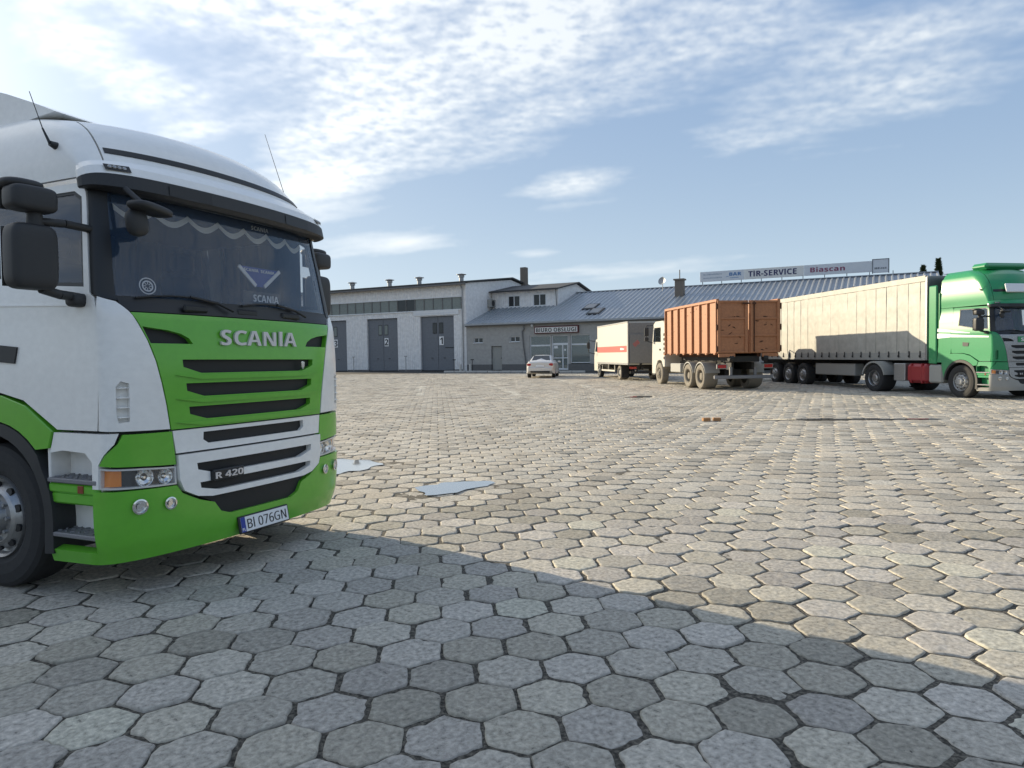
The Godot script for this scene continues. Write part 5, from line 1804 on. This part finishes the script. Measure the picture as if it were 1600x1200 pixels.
func garage() -> void:
	var y := 0.33
	var g := thing("workshop_building", "pale ribbed-metal truck workshop with three numbered grey gates", "building", BO, BT)
	var doors := [[-4.66, -1.1, "1"], [-10.72, -7.18, "2"], [-16.9, -13.2, "3"]]
	var x_left := -24.0
	# front cladding between the gates
	var cl := MB.new()
	var xs := [x_left]
	for k in [2, 1, 0]:
		xs.append(doors[k][0]); xs.append(doors[k][1])
	xs.append(-0.25)
	for k in range(0, xs.size(), 2):
		ribbed(cl, xs[k], xs[k + 1], y + 0.12, 5.2, 0.0)
	ribbed(cl, x_left, -0.25, 5.2, 5.68, 0.0)
	ribbed(cl, x_left, -0.25, 6.84, 7.85, 0.0)
	for d in doors:   # reveals of the openings
		for x in [d[0], d[1]]:
			cl.quad(Vector3(x, y, 0.0), Vector3(x, 5.2, 0.0), Vector3(x, 5.2, -0.3), Vector3(x, y, -0.3))
		cl.quad(Vector3(d[0], 5.2, 0.0), Vector3(d[1], 5.2, 0.0), Vector3(d[1], 5.2, -0.3), Vector3(d[0], 5.2, -0.3))
	obj("front_cladding", cl, M.clad, g)
	for k in range(0, xs.size(), 2):
		var base := MB.new()
		base.bx(xs[k], xs[k + 1], 0.0, y + 0.13, -0.3, -0.04)
		obj("plinth", base, M.plinth, g)
	# corner strip
	var cs := MB.new()
	cs.bx(-0.25, 0.18, y, 7.95, -0.3, 0.02, 0.01)
	obj("corner_trim", cs, M.clad, g)
	# the side wall over the office roof, and the walls that close the hall
	var sw := MB.new()
	sw.prism(PackedVector2Array([Vector2(-0.3, y), Vector2(-0.3, 8.0), Vector2(-8.5, 8.95), Vector2(-17.0, 8.0), Vector2(-17.0, y)]), 0.15, Transform3D(Basis(Vector3(0, 0, 1), Vector3(0, 1, 0), Vector3(1, 0, 0)), Vector3(0.03, 0, 0)))
	sw.prism(PackedVector2Array([Vector2(-0.3, y), Vector2(-0.3, 8.0), Vector2(-8.5, 8.95), Vector2(-17.0, 8.0), Vector2(-17.0, y)]), 0.15, Transform3D(Basis(Vector3(0, 0, 1), Vector3(0, 1, 0), Vector3(1, 0, 0)), Vector3(x_left, 0, 0)))
	sw.bx(x_left, 0.1, y, 8.0, -17.1, -17.0)
	obj("side_wall", sw, M.clad, g)
	# window band: each light is a pane in a mullioned frame
	var band := MB.new()
	band.bx(x_left, -0.25, 5.64, 5.74, -0.10, 0.07, 0.008)
	band.bx(x_left, -0.25, 6.78, 6.86, -0.10, 0.05, 0.008)
	var wb := obj("window_band", band, M.frame_white, g)
	rng.seed = 12
	for k in 24:
		var x0 := -0.30 - 0.98 * (k + 1)
		var x1 := x0 + 0.98
		var p := MB.new()
		p.bx(x0 + 0.04, x1 - 0.04, 5.74, 6.78, -0.06, -0.045)
		obj("pane", p, M.pane_dark if k in [5, 6] else M.pane_grey, wb)
		var mu := MB.new()
		mu.bx(x0 - 0.04, x0 + 0.04, 5.74, 6.78, -0.09, 0.0, 0.006)
		obj("mullion", mu, M.fascia, wb)
	# gates
	for d in doors:
		var w: float = d[1] - d[0]
		var gate := Node3D.new()
		gate.name = "gate"
		g.add_child(gate, true)
		for sd in 2:
			var lf := MB.new()
			var x0: float = d[0] + 0.02 + (w * 0.5) * sd
			var x1: float = x0 + w * 0.5 - 0.03
			lf.bx(x0, x1, y + 0.03, 5.17, -0.24, -0.18, 0.006)
			for yy in [1.0, 1.9, 2.85, 3.9]:
				lf.bx(x0, x1, yy + y, yy + y + 0.035, -0.18, -0.168)
			var leaf := obj("gate_leaf", lf, M.gate, gate)
			var wx := x1 - 0.55 if sd == 0 else x0 + 0.10
			var fr := MB.new()
			fr.bx(wx, wx + 0.45, 3.65, 4.62, -0.18, -0.160, 0.03)
			var frame := obj("light_frame", fr, M.black, leaf)
			var gp := MB.new()
			gp.bx(wx + 0.05, wx + 0.40, 3.71, 4.56, -0.160, -0.152, 0.02)
			obj("pane", gp, M.pane_dark if d[2] == "1" else M.pane_grey, frame)
			var hn := MB.new()
			hn.bx(x1 - 0.75 if sd == 0 else x0 + 0.55, x1 - 0.55 if sd == 0 else x0 + 0.75, 1.45, 1.50, -0.18, -0.13, 0.01)
			obj("handle", hn, M.black, leaf)
			if sd == 1:
				var nb := MB.new()
				nb.bx(x0 + 0.12, x0 + 0.58, 2.62, 3.38, -0.166, -0.150, 0.004)
				var num := obj("number_board", nb, M.print_white, leaf)
				text("number", d[2], 0.58, 0.008, M.print_black, num, Transform3D(Basis(), Vector3(x0 + 0.35, 3.0, -0.150)))
				if d[2] == "1":
					var wk := MB.new()
					wk.bx(x0 + 0.78, x1 - 0.05, y + 0.12, 2.35, -0.166, -0.158)
					obj("wicket_door", wk, M.gate, leaf)
					var hd := MB.new()
					hd.bx(x0 + 0.74, x1, 2.36, 2.42, -0.18, -0.12, 0.01)
					obj("wicket_lintel", hd, M.black, leaf)
	# roof with overhang
	var rf := MB.new()
	for s in [[0.55, 7.93, -8.5, 9.05], [-8.5, 9.05, -17.4, 8.0]]:
		rf.quad(Vector3(x_left - 0.3, s[1], s[0]), Vector3(0.42, s[1], s[0]), Vector3(0.42, s[3], s[2]), Vector3(x_left - 0.3, s[3], s[2]))
		rf.quad(Vector3(x_left - 0.3, s[1] + 0.14, s[0]), Vector3(0.42, s[1] + 0.14, s[0]), Vector3(0.42, s[3] + 0.14, s[2]), Vector3(x_left - 0.3, s[3] + 0.14, s[2]))
		for x in [x_left - 0.3, 0.42]:
			rf.quad(Vector3(x, s[1], s[0]), Vector3(x, s[1] + 0.14, s[0]), Vector3(x, s[3] + 0.14, s[2]), Vector3(x, s[3], s[2]))
	rf.quad(Vector3(x_left - 0.3, 7.93, 0.55), Vector3(0.42, 7.93, 0.55), Vector3(0.42, 8.07, 0.55), Vector3(x_left - 0.3, 8.07, 0.55))
	obj("roof", rf, M.darkroof, g)
	var gt := MB.new()
	gt.bx(x_left, 0.45, 7.78, 7.92, 0.42, 0.56, 0.02)
	obj("gutter", gt, M.fascia, g)
	var dp := MB.new()
	dp.tube([Vector3(-0.12, 7.8, 0.45), Vector3(-0.12, 7.5, 0.12), Vector3(-0.12, 0.35, 0.12)], 0.06, 10)
	obj("downpipe", dp, M.galv, g)
	# roof ventilators
	for x in [-17.1, -13.6, -9.1, -5.7, -1.15]:
		var v := MB.new()
		v.lathe(Vector3(x, 8.2, -1.5), Vector3.UP, [[0.0, 0.20], [0.45, 0.20], [0.46, 0.27], [0.62, 0.27]], 18)
		v.lathe(Vector3(x, 8.88, -1.5), Vector3.UP, [[0.0, 0.45], [0.03, 0.45], [0.14, 0.0]], 18)
		v.cyl(Vector3(x, 8.8, -1.5), Vector3(x, 8.9, -1.5), 0.03, 0.03, 6)
		obj("roof_vent", v, M.galv, g)
	# long sign over gate 1
	var sg := MB.new()
	sg.bx(-5.35, -0.55, 5.28, 5.66, 0.02, 0.06, 0.006)
	var sign := obj("sign_board", sg, M.frame_white, g)
	worn_print("sign_print", 4.3, 0.15, M.signgrey, sign, Transform3D(Basis(), Vector3(-2.95, 5.46, 0.06)), 76)

func office() -> void:
	var y := 0.36
	var o := thing("office_building", "grey rendered office building with sheet-metal roof, dormer storey and glass entrance", "building", BO, BT)
	var xr := 36.0
	var w := MB.new()
	# front wall with openings: built as piers and lintels so that nothing is painted on
	var ops := [[0.92, 1.80, 2.72, 3.17], [2.62, 3.66, y, 2.42], [4.45, 5.36, 2.74, 3.19], [6.3, 8.18, 0.9, 3.2], [8.3, 9.75, y, 3.2], [9.95, 11.65, 0.92, 3.2]]
	var x := 0.2
	for op in ops:
		w.bx(x, op[0], y + 0.5, 4.3, -0.3, 0.0)
		if op[2] > y + 0.6:
			w.bx(op[0], op[1], y + 0.5, op[2], -0.3, 0.0)
		w.bx(op[0], op[1], op[3], 4.3, -0.3, 0.0)
		x = op[1]
	w.bx(x, xr, y + 0.5, 4.3, -0.3, 0.0)
	w.bx(xr - 0.3, xr, y, 4.3, -16.0, -0.3)
	w.bx(0.2, xr, y, 4.3, -16.3, -16.0)
	obj("wall", w, M.render, o)
	var pl := MB.new()
	x = 0.2
	for op in ops:
		if op[2] < y + 0.1:
			pl.bx(x, op[0], 0.0, y + 0.5, -0.3, 0.03)
			x = op[1]
	pl.bx(x, xr, 0.0, y + 0.5, -0.3, 0.03)
	obj("plinth", pl, M.plinth, o)
	var fb := MB.new()
	fb.bx(0.2, xr, 4.12, 4.34, 0.0, 0.32, 0.015)
	obj("eaves_fascia", fb, M.fascia, o)
	# trapezoidal sheet roof: ribs run up the slope
	var rf := MB.new()
	var e0 := Vector2(0.45, 4.30)
	var e1 := Vector2(-9.0, 7.36)
	var e2 := Vector2(-16.5, 4.9)
	for s in [[e0, e1], [e1, e2]]:
		var up := Vector3(0, absf(s[1].x - s[0].x), absf(s[1].y - s[0].y) * (1.0 if s[0] == e0 else -1.0)).normalized()
		var n := int((xr - 0.2) / 0.42)
		for k in n:
			var a := 0.2 + (xr - 0.2) * k / n
			var wd := (xr - 0.2) / n
			var px := [a, a + wd * 0.58, a + wd * 0.68, a + wd * 0.90, a + wd]
			var ph := [0.0, 0.0, 0.06, 0.06, 0.0]
			for j in 4:
				rf.quad(Vector3(px[j], s[0].y, s[0].x) + up * ph[j], Vector3(px[j + 1], s[0].y, s[0].x) + up * ph[j + 1], Vector3(px[j + 1], s[1].y, s[1].x) + up * ph[j + 1], Vector3(px[j], s[1].y, s[1].x) + up * ph[j])
	rf.quad(Vector3(0.2, 4.22, 0.45), Vector3(xr, 4.22, 0.45), Vector3(xr, 4.36, 0.45), Vector3(0.2, 4.36, 0.45))
	var roof := obj("roof", rf, M.roofmetal, o)
	var rg := MB.new()
	rg.bx(0.2, xr, 7.36, 7.44, -9.15, -8.85, 0.02)
	obj("ridge_cap", rg, M.roofmetal, roof)
	var rv := func(z: float) -> float: return 4.30 + (0.45 - z) * 0.3238
	for q in [[9.9, 11.0, -2.6, -4.2], [10.9, 12.0, -1.0, -2.7]]:
		var sk := MB.new()
		sk.box(Vector3((q[0] + q[1]) * 0.5, (rv.call(q[2]) + rv.call(q[3])) * 0.5 + 0.08, (q[2] + q[3]) * 0.5), Vector3(q[1] - q[0], 0.10, absf(q[3] - q[2]) * 1.05), 0.02, Basis(Vector3.RIGHT, 0.313))
		var so := obj("skylight", sk, M.darkroof, roof)
		var sp := MB.new()
		sp.box(Vector3((q[0] + q[1]) * 0.5, (rv.call(q[2]) + rv.call(q[3])) * 0.5 + 0.135, (q[2] + q[3]) * 0.5), Vector3(q[1] - q[0] - 0.25, 0.02, absf(q[3] - q[2]) * 0.8), 0.0, Basis(Vector3.RIGHT, 0.313))
		obj("pane", sp, M.pane_dark, so)
	var ch2 := MB.new()
	ch2.bx(17.0, 17.7, 6.1, 7.62, -6.2, -5.6, 0.01)
	ch2.bx(16.9, 17.8, 7.62, 7.74, -6.3, -5.5, 0.01)
	ch2.cyl(Vector3(17.35, 7.74, -5.9), Vector3(17.35, 8.5, -5.9), 0.04, 0.04, 8)
	obj("chimney", ch2, M.brick, o)
	var ch := MB.new()
	ch.bx(0.05, 0.65, 7.0, 10.4, -11.4, -10.8, 0.01)
	obj("tall_chimney", ch, M.brick, o)
	var ds := MB.new()
	ds.cyl(Vector3(15.6, 6.9, -7.0), Vector3(15.6, 8.15, -7.0), 0.03, 0.03, 8)
	ds.lathe(Vector3(15.6, 7.75, -6.9), Vector3(-0.3, 0.25, 1.0), [[0.0, 0.0], [0.03, 0.18], [0.09, 0.34]], 20)
	obj("satellite_dish", ds, M.galv, o)
	# dormer storey
	var dm := MB.new()
	var dw := [[1.9, 3.15, 6.0, 7.05], [4.45, 5.75, 6.0, 7.08]]
	x = 0.25
	var spans := [[0.25, 1.9], [3.15, 4.45], [5.75, 6.85]]
	for s in spans:
		ribbed(dm, s[0], s[1], 5.55, 7.4, -4.6, 0.22, 0.02)
	for q in dw:
		ribbed(dm, q[0], q[1], 5.55, q[2], -4.6, 0.22, 0.02)
		ribbed(dm, q[0], q[1], q[3], 7.4, -4.6, 0.22, 0.02)
	dm.prism(PackedVector2Array([Vector2(-4.64, 5.5), Vector2(-4.64, 7.4), Vector2(-9.0, 8.2), Vector2(-12.6, 7.5), Vector2(-12.6, 5.5)]), 0.10, Transform3D(Basis(Vector3(0, 0, 1), Vector3(0, 1, 0), Vector3(1, 0, 0)), Vector3(6.76, 0, 0)))
	dm.bx(0.25, 6.8, 5.5, 7.4, -12.7, -12.6)
	obj("dormer_wall", dm, M.clad, o)
	var back := MB.new()
	back.bx(0.3, 6.7, 5.6, 7.35, -6.6, -6.5)
	obj("dormer_room", back, M.interior, o)
	for q in dw:
		window_unit(o, q[0], q[1], q[2], q[3], -4.63, 2, M.dark_glass, 0.08)
	var dr := MB.new()
	for s in [[-4.05, 7.36, -9.0, 8.26], [-9.0, 8.26, -13.0, 7.5]]:
		for t in [0.0, 0.12]:
			dr.quad(Vector3(0.1, s[1] + t, s[0]), Vector3(7.15, s[1] + t, s[0]), Vector3(7.15, s[3] + t, s[2]), Vector3(0.1, s[3] + t, s[2]))
		dr.quad(Vector3(7.15, s[1], s[0]), Vector3(7.15, s[1] + 0.12, s[0]), Vector3(7.15, s[3] + 0.12, s[2]), Vector3(7.15, s[3], s[2]))
	dr.quad(Vector3(0.1, 7.36, -4.05), Vector3(7.15, 7.36, -4.05), Vector3(7.15, 7.48, -4.05), Vector3(0.1, 7.48, -4.05))
	obj("dormer_roof", dr, M.darkroof, o)
	var ddp := MB.new()
	ddp.tube([Vector3(6.8, 7.4, -4.3), Vector3(6.8, 5.8, -4.5)], 0.04, 8)
	obj("dormer_downpipe", ddp, M.fascia, o)
	# openings
	window_unit(o, 0.92, 1.80, 2.72, 3.17, -0.12, 2, M.pane_dark, 0.05)
	window_unit(o, 4.45, 5.36, 2.74, 3.19, -0.12, 2, M.pane_dark, 0.05)
	for q in [[0.86, 1.86, 2.68], [4.39, 5.42, 2.70]]:
		var si := MB.new()
		si.bx(q[0], q[1], q[2], q[2] + 0.05, -0.1, 0.08, 0.01)
		obj("window_sill", si, M.frame_white, o)
	var sd := MB.new()
	sd.bx(2.66, 3.62, y + 0.02, 2.38, -0.20, -0.14, 0.006)
	for k in 9:
		sd.bx(2.70 + 0.105 * k, 2.71 + 0.105 * k, y + 0.06, 2.34, -0.14, -0.134)
	var sdo := obj("plain_door", sd, M.greyplastic, o)
	var kn := MB.new()
	kn.bx(3.50, 3.56, 1.36, 1.42, -0.14, -0.08, 0.01)
	obj("door_handle", kn, M.black, sdo)
	# shop front
	var room := MB.new()
	room.bx(6.0, 12.0, y - 0.05, y, -4.0, -0.3)
	room.bx(6.0, 12.0, y, 3.4, -4.1, -4.0)
	room.bx(5.9, 6.0, y, 3.4, -4.0, -0.3)
	room.bx(12.0, 12.1, y, 3.4, -4.0, -0.3)
	room.bx(6.0, 12.0, 3.3, 3.4, -4.0, -0.3)
	room.bx(6.6, 8.0, y, 1.2, -2.6, -2.0, 0.02)
	room.bx(10.2, 11.4, y, 1.3, -2.8, -2.2, 0.02)
	obj("front_room", room, mat(lin(0.10, 0.10, 0.09), 0.9), o)
	for q in [[6.3, 8.18, 0.9, 2.38], [6.3, 8.18, 2.38, 3.2], [9.95, 11.65, 0.92, 2.42], [9.95, 11.65, 2.42, 3.2], [8.3, 9.75, 2.5, 3.2]]:
		window_unit(o, q[0], q[1], q[2], q[3], -0.12, 1, M.pane_shop, 0.06)
	var dd := MB.new()
	for q in [[8.3, 8.40], [9.20, 9.29], [9.65, 9.75]]:
		dd.bx(q[0], q[1], y, 2.5, -0.16, -0.06, 0.008)
	for q in [[y, y + 0.14], [1.30, 1.38], [2.38, 2.5]]:
		dd.bx(8.40, 9.65, q[0], q[1], -0.155, -0.065, 0.008)
	var door := obj("entrance_door", dd, M.frame_white, o)
	for q in [[8.40, 9.20, y + 0.14, 1.30], [8.40, 9.20, 1.38, 2.38], [9.29, 9.65, y + 0.14, 1.30], [9.29, 9.65, 1.38, 2.38]]:
		var pn := MB.new()
		pn.bx(q[0], q[1], q[2], q[3], -0.115, -0.107)
		obj("pane", pn, M.pane_shop, door)
	var nt := MB.new()
	nt.bx(8.45, 8.78, 2.13, 2.33, -0.106, -0.102)
	nt.bx(9.36, 9.50, 1.92, 2.08, -0.106, -0.102)
	obj("door_notice", nt, M.print_white, door)
	# illuminated-style sign box
	var sb := MB.new()
	sb.bx(6.82, 10.72, 3.36, 3.95, 0.0, 0.20, 0.02)
	var sgn := obj("sign_box", sb, M.maroon, o)
	var sf := MB.new()
	sf.bx(6.90, 10.64, 3.43, 3.86, 0.20, 0.208)
	obj("sign_face", sf, M.signwarm, sgn)
	text("sign_lettering", "BlURO OBSŁUGl", 0.35, 0.006, M.print_black, sgn, Transform3D(Basis(), Vector3(8.77, 3.645, 0.208)), 3.55)
	var dp := MB.new()
	dp.tube([Vector3(5.85, 4.15, 0.2), Vector3(5.85, 3.75, 0.15), Vector3(5.65, 3.6, 0.08), Vector3(5.75, 2.4, 0.08), Vector3(6.02, 0.4, 0.08)], 0.05, 10)
	obj("downpipe", dp, M.fascia, o)
	var sl := MB.new()
	sl.cyl(Vector3(6.65, 4.12, 0.2), Vector3(6.65, 4.02, 0.32), 0.08, 0.11, 12)
	obj("wall_lamp", sl, M.frame_white, o)

func yard_things() -> void:
	var A := Vector3(cos(deg_to_rad(27.5)), 0, sin(deg_to_rad(27.5)))
	var N := Vector3(-A.z, 0, A.x)
	var at := func(a: float, n: float) -> Vector3:
		var p: Vector3 = BO + A * a + N * n
		return Vector3(p.x, gy(p.z), p.z)
	# air conditioner on the workshop's side wall
	var ac := thing("air_conditioner", "outdoor air conditioner unit on the workshop side wall beside the dormer", "air conditioner", BO, BT)
	var b := MB.new()
	b.bx(0.18, 0.62, 6.05, 6.75, -4.55, -3.75, 0.02)
	obj("casing", b, M.greyplastic, ac)
	var fn := MB.new()
	fn.lathe(Vector3(0.63, 6.4, -4.1), Vector3(1, 0, 0), [[0.0, 0.28], [0.01, 0.25], [0.0, 0.05], [0.01, 0.0]], 20)
	obj("fan_grille", fn, M.black, ac)
	# kerb stones along the office
	for k in 12:
		var p: Vector3 = at.call(0.4 + 1.05 * k, 3.2)
		var kb := MB.new()
		kb.box(Vector3(0, 0.06, 0), Vector3(1.0, 0.16, 0.18), 0.02)
		var nth: String = ["first", "second", "third", "fourth", "fifth", "sixth", "seventh", "eighth", "ninth", "tenth", "eleventh", "twelfth"][k]
		var o := thing("kerb_stone", nth + " whitewashed kerb stone along the office, counted from the workshop corner", "kerb", p, BT, "kerb stones before the office")
		obj("stone", kb, M.kerb, o)
	for k in 2:
		var o := thing("bollard", ["short pale bollard at the workshop corner", "short pale bollard nearest the plain grey office door"][k], "bollard", at.call(0.75 + 0.95 * k, 2.0), BT, "bollards by the workshop corner")
		var bb := MB.new()
		bb.lathe(Vector3.ZERO, Vector3.UP, [[0.0, 0.10], [0.62, 0.10], [0.66, 0.07], [0.67, 0.0]], 16)
		obj("post", bb, M.kerb, o)
	var stand := ["galvanised standpipe left of the gate numbered 2", "galvanised standpipe in the middle, left of gate 1", "dark standpipe right of gate 1", "dark standpipe before the office wall"]
	for k in 4:
		var xx: float = [-11.9, -5.9, -0.75, 1.25][k]
		var o := thing("standpipe", "thin T-topped " + stand[k], "pipe", at.call(xx, 0.6 if k < 3 else 0.9), BT, "standpipes along the buildings")
		var sp := MB.new()
		sp.cyl(Vector3.ZERO, Vector3(0, 1.35 if k < 2 else 1.0, 0), 0.03, 0.03, 8)
		obj("pipe", sp, M.galv if k < 2 else M.chassis, o)
		var tp := MB.new()
		tp.bx(-0.14, 0.14, 1.33 if k < 2 else 0.98, 1.41 if k < 2 else 1.06, -0.05, 0.05, 0.01)
		obj("cap", tp, M.galv if k < 2 else M.chassis, o)
	# roof sign, on its own posts
	var rs := thing("roof_sign", "long grey roof sign reading TIR-SERVICE and Biascan above the office roof", "sign", BO, BT)
	var z := -9.6
	var secs := [[18.2, 21.9, M.signgrey], [21.9, 26.6, M.signwarm], [26.6, 31.55, M.signgrey]]
	for s in secs:
		var pb := MB.new()
		pb.bx(s[0] + 0.01, s[1] - 0.01, 7.72, 8.58, z, z + 0.10, 0.01)
		obj("sign_panel", pb, s[2], rs)
	text("sign_lettering", "TlR-SERVlCE", 0.49, 0.02, M.navy, rs, Transform3D(Basis(), Vector3(24.15, 8.17, z + 0.10)), 3.8)
	text("sign_lettering", "Biascan", 0.42, 0.02, M.wine, rs, Transform3D(Basis(), Vector3(28.35, 8.17, z + 0.10)), 2.55)
	text("sign_lettering", "_BAR", 0.34, 0.02, M.skyblue, rs, Transform3D(Basis(), Vector3(21.05, 8.22, z + 0.10)), 1.25)
	worn_print("small_print", 0.7, 0.07, M.skyblue, rs, Transform3D(Basis(), Vector3(21.1, 7.95, z + 0.10)), 73)
	worn_print("faded_print", 1.6, 0.13, M.faded, rs, Transform3D(Basis(), Vector3(19.3, 8.33, z + 0.10)), 74)
	worn_print("faded_print", 1.6, 0.13, M.faded, rs, Transform3D(Basis(), Vector3(19.3, 8.03, z + 0.10)), 75)
	var eb := MB.new()
	eb.bx(31.6, 32.7, 7.62, 8.66, z - 0.05, z + 0.12, 0.01)
	var end := obj("end_panel", eb, M.signgrey, rs)
	worn_print("end_print", 0.85, 0.17, M.gate, end, Transform3D(Basis(), Vector3(32.15, 7.98, z + 0.12)), 72)
	var fb := MB.new()
	fb.bx(31.55, 31.62, 7.58, 8.7, z - 0.06, z + 0.14)
	fb.bx(32.68, 32.75, 7.58, 8.7, z - 0.06, z + 0.14)
	fb.bx(31.62, 32.68, 8.65, 8.7, z - 0.06, z + 0.14)
	obj("end_frame", fb, M.gate, end)
	for k in 10:
		var xx := 18.4 + 1.62 * k
		var pp := MB.new()
		pp.bx(xx, xx + 0.05, 7.3, 7.74, z + 0.02, z + 0.07)
		obj("sign_post", pp, M.chassis, rs)
	# two wooden blocks left on the blocks
	for k in 2:
		var o := thing("wood_block", ["sawn wooden block lying in the yard, the left of two", "sawn wooden block lying in the yard, the right of two"][k], "wood block", Vector3(4.42 + 0.24 * k, gy(-16.15) + 0.005, -16.15), 6.0 - 10.0 * k, "wooden blocks in the yard")
		var wb := MB.new()
		wb.box(Vector3(0, 0.035, 0), Vector3(0.17, 0.07, 0.12), 0.006)
		obj("block", wb, M.wood, o)
	# two conifers beyond the trailer
	for k in 2:
		var p := Vector3([45.0, 43.4][k], 0.3, -75.0)
		var h: float = [10.75, 10.05][k]
		var o := thing("conifer", ["taller slim dark conifer showing above the cream trailer", "shorter dark conifer tip left of the taller one"][k], "tree", p, 0.0, "conifers beyond the yard")
		var tr := MB.new()
		tr.cyl(Vector3.ZERO, Vector3(0, h * 0.9, 0), 0.16, 0.03, 8)
		obj("trunk", tr, M.bark, o)
		rng.seed = 500 + k
		var cr := MB.new()
		for i in 2600:
			var t := pow(rng.randf(), 0.8)
			var yy := lerpf(h * 0.10, h, t)
			var rr := (0.06 + 1.15 * pow(1.0 - t, 0.75)) * sqrt(rng.randf()) * 0.8
			var an := rng.randf() * TAU
			var c := Vector3(cos(an) * rr, yy, sin(an) * rr)
			var d := Vector3(cos(an), rng.randf_range(0.3, 1.4), sin(an)).normalized()
			var s := d.cross(Vector3.UP).normalized() * rng.randf_range(0.04, 0.10)
			var l := d * rng.randf_range(0.14, 0.34)
			cr.tri(c - s, c + s, c + l, d.cross(s).normalized())
			cr.tri(c - s.rotated(d, 1.5), c + s.rotated(d, 1.5), c + l, d.cross(s.rotated(d, 1.5)).normalized())
		obj("crown", cr, M.needles, o)

# ------------------------------------------------------------------ the place
func _ready() -> void:
	# camera
	var cam := Camera3D.new()
	cam.name = "camera"
	cam.fov = rad_to_deg(2.0 * atan(600.0 / 1109.0))
	cam.near = 0.05
	cam.far = 6000.0
	cam.position = Vector3(0, 1.62, 0)
	cam.basis = Basis(Vector3.RIGHT, -0.0405) * Basis(Vector3(0, 0, 1), -0.015)
	add_child(cam)
	# sun, low in front on the left
	var A := deg_to_rad(50.0)
	var E := deg_to_rad(17.5)
	sun_dir = Vector3(-sin(A) * cos(E), sin(E), -cos(A) * cos(E))
	var sun := DirectionalLight3D.new()
	sun.name = "sun"
	sun.light_energy = 1.4
	sun.light_color = Color(1.0, 0.93, 0.80)
	sun.light_angular_distance = 0.5
	sun.shadow_enabled = true
	add_child(sun)
	sun.look_at_from_position(sun_dir * 100.0, Vector3.ZERO)
	# sky and exposure
	var env := Environment.new()
	env.background_mode = Environment.BG_SKY
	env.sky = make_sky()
	env.tonemap_mode = Environment.TONE_MAPPER_LINEAR
	env.tonemap_exposure = 1.75
	env.sdfgi_enabled = true
	env.ssao_enabled = true
	env.ssil_enabled = true
	var we := WorldEnvironment.new()
	we.name = "world"
	we.environment = env
	add_child(we)
	print("sky ", Time.get_ticks_msec())
	make_materials()
	print("materials ", Time.get_ticks_msec())
	make_ground()
	print("ground ", Time.get_ticks_msec())
	garage()
	office()
	near_truck()
	print("truck ", Time.get_ticks_msec())
	green_truck()
	hook_truck()
	box_truck()
	parked_car()
	yard_things()
	make_puddles()
	print("done ", Time.get_ticks_msec())
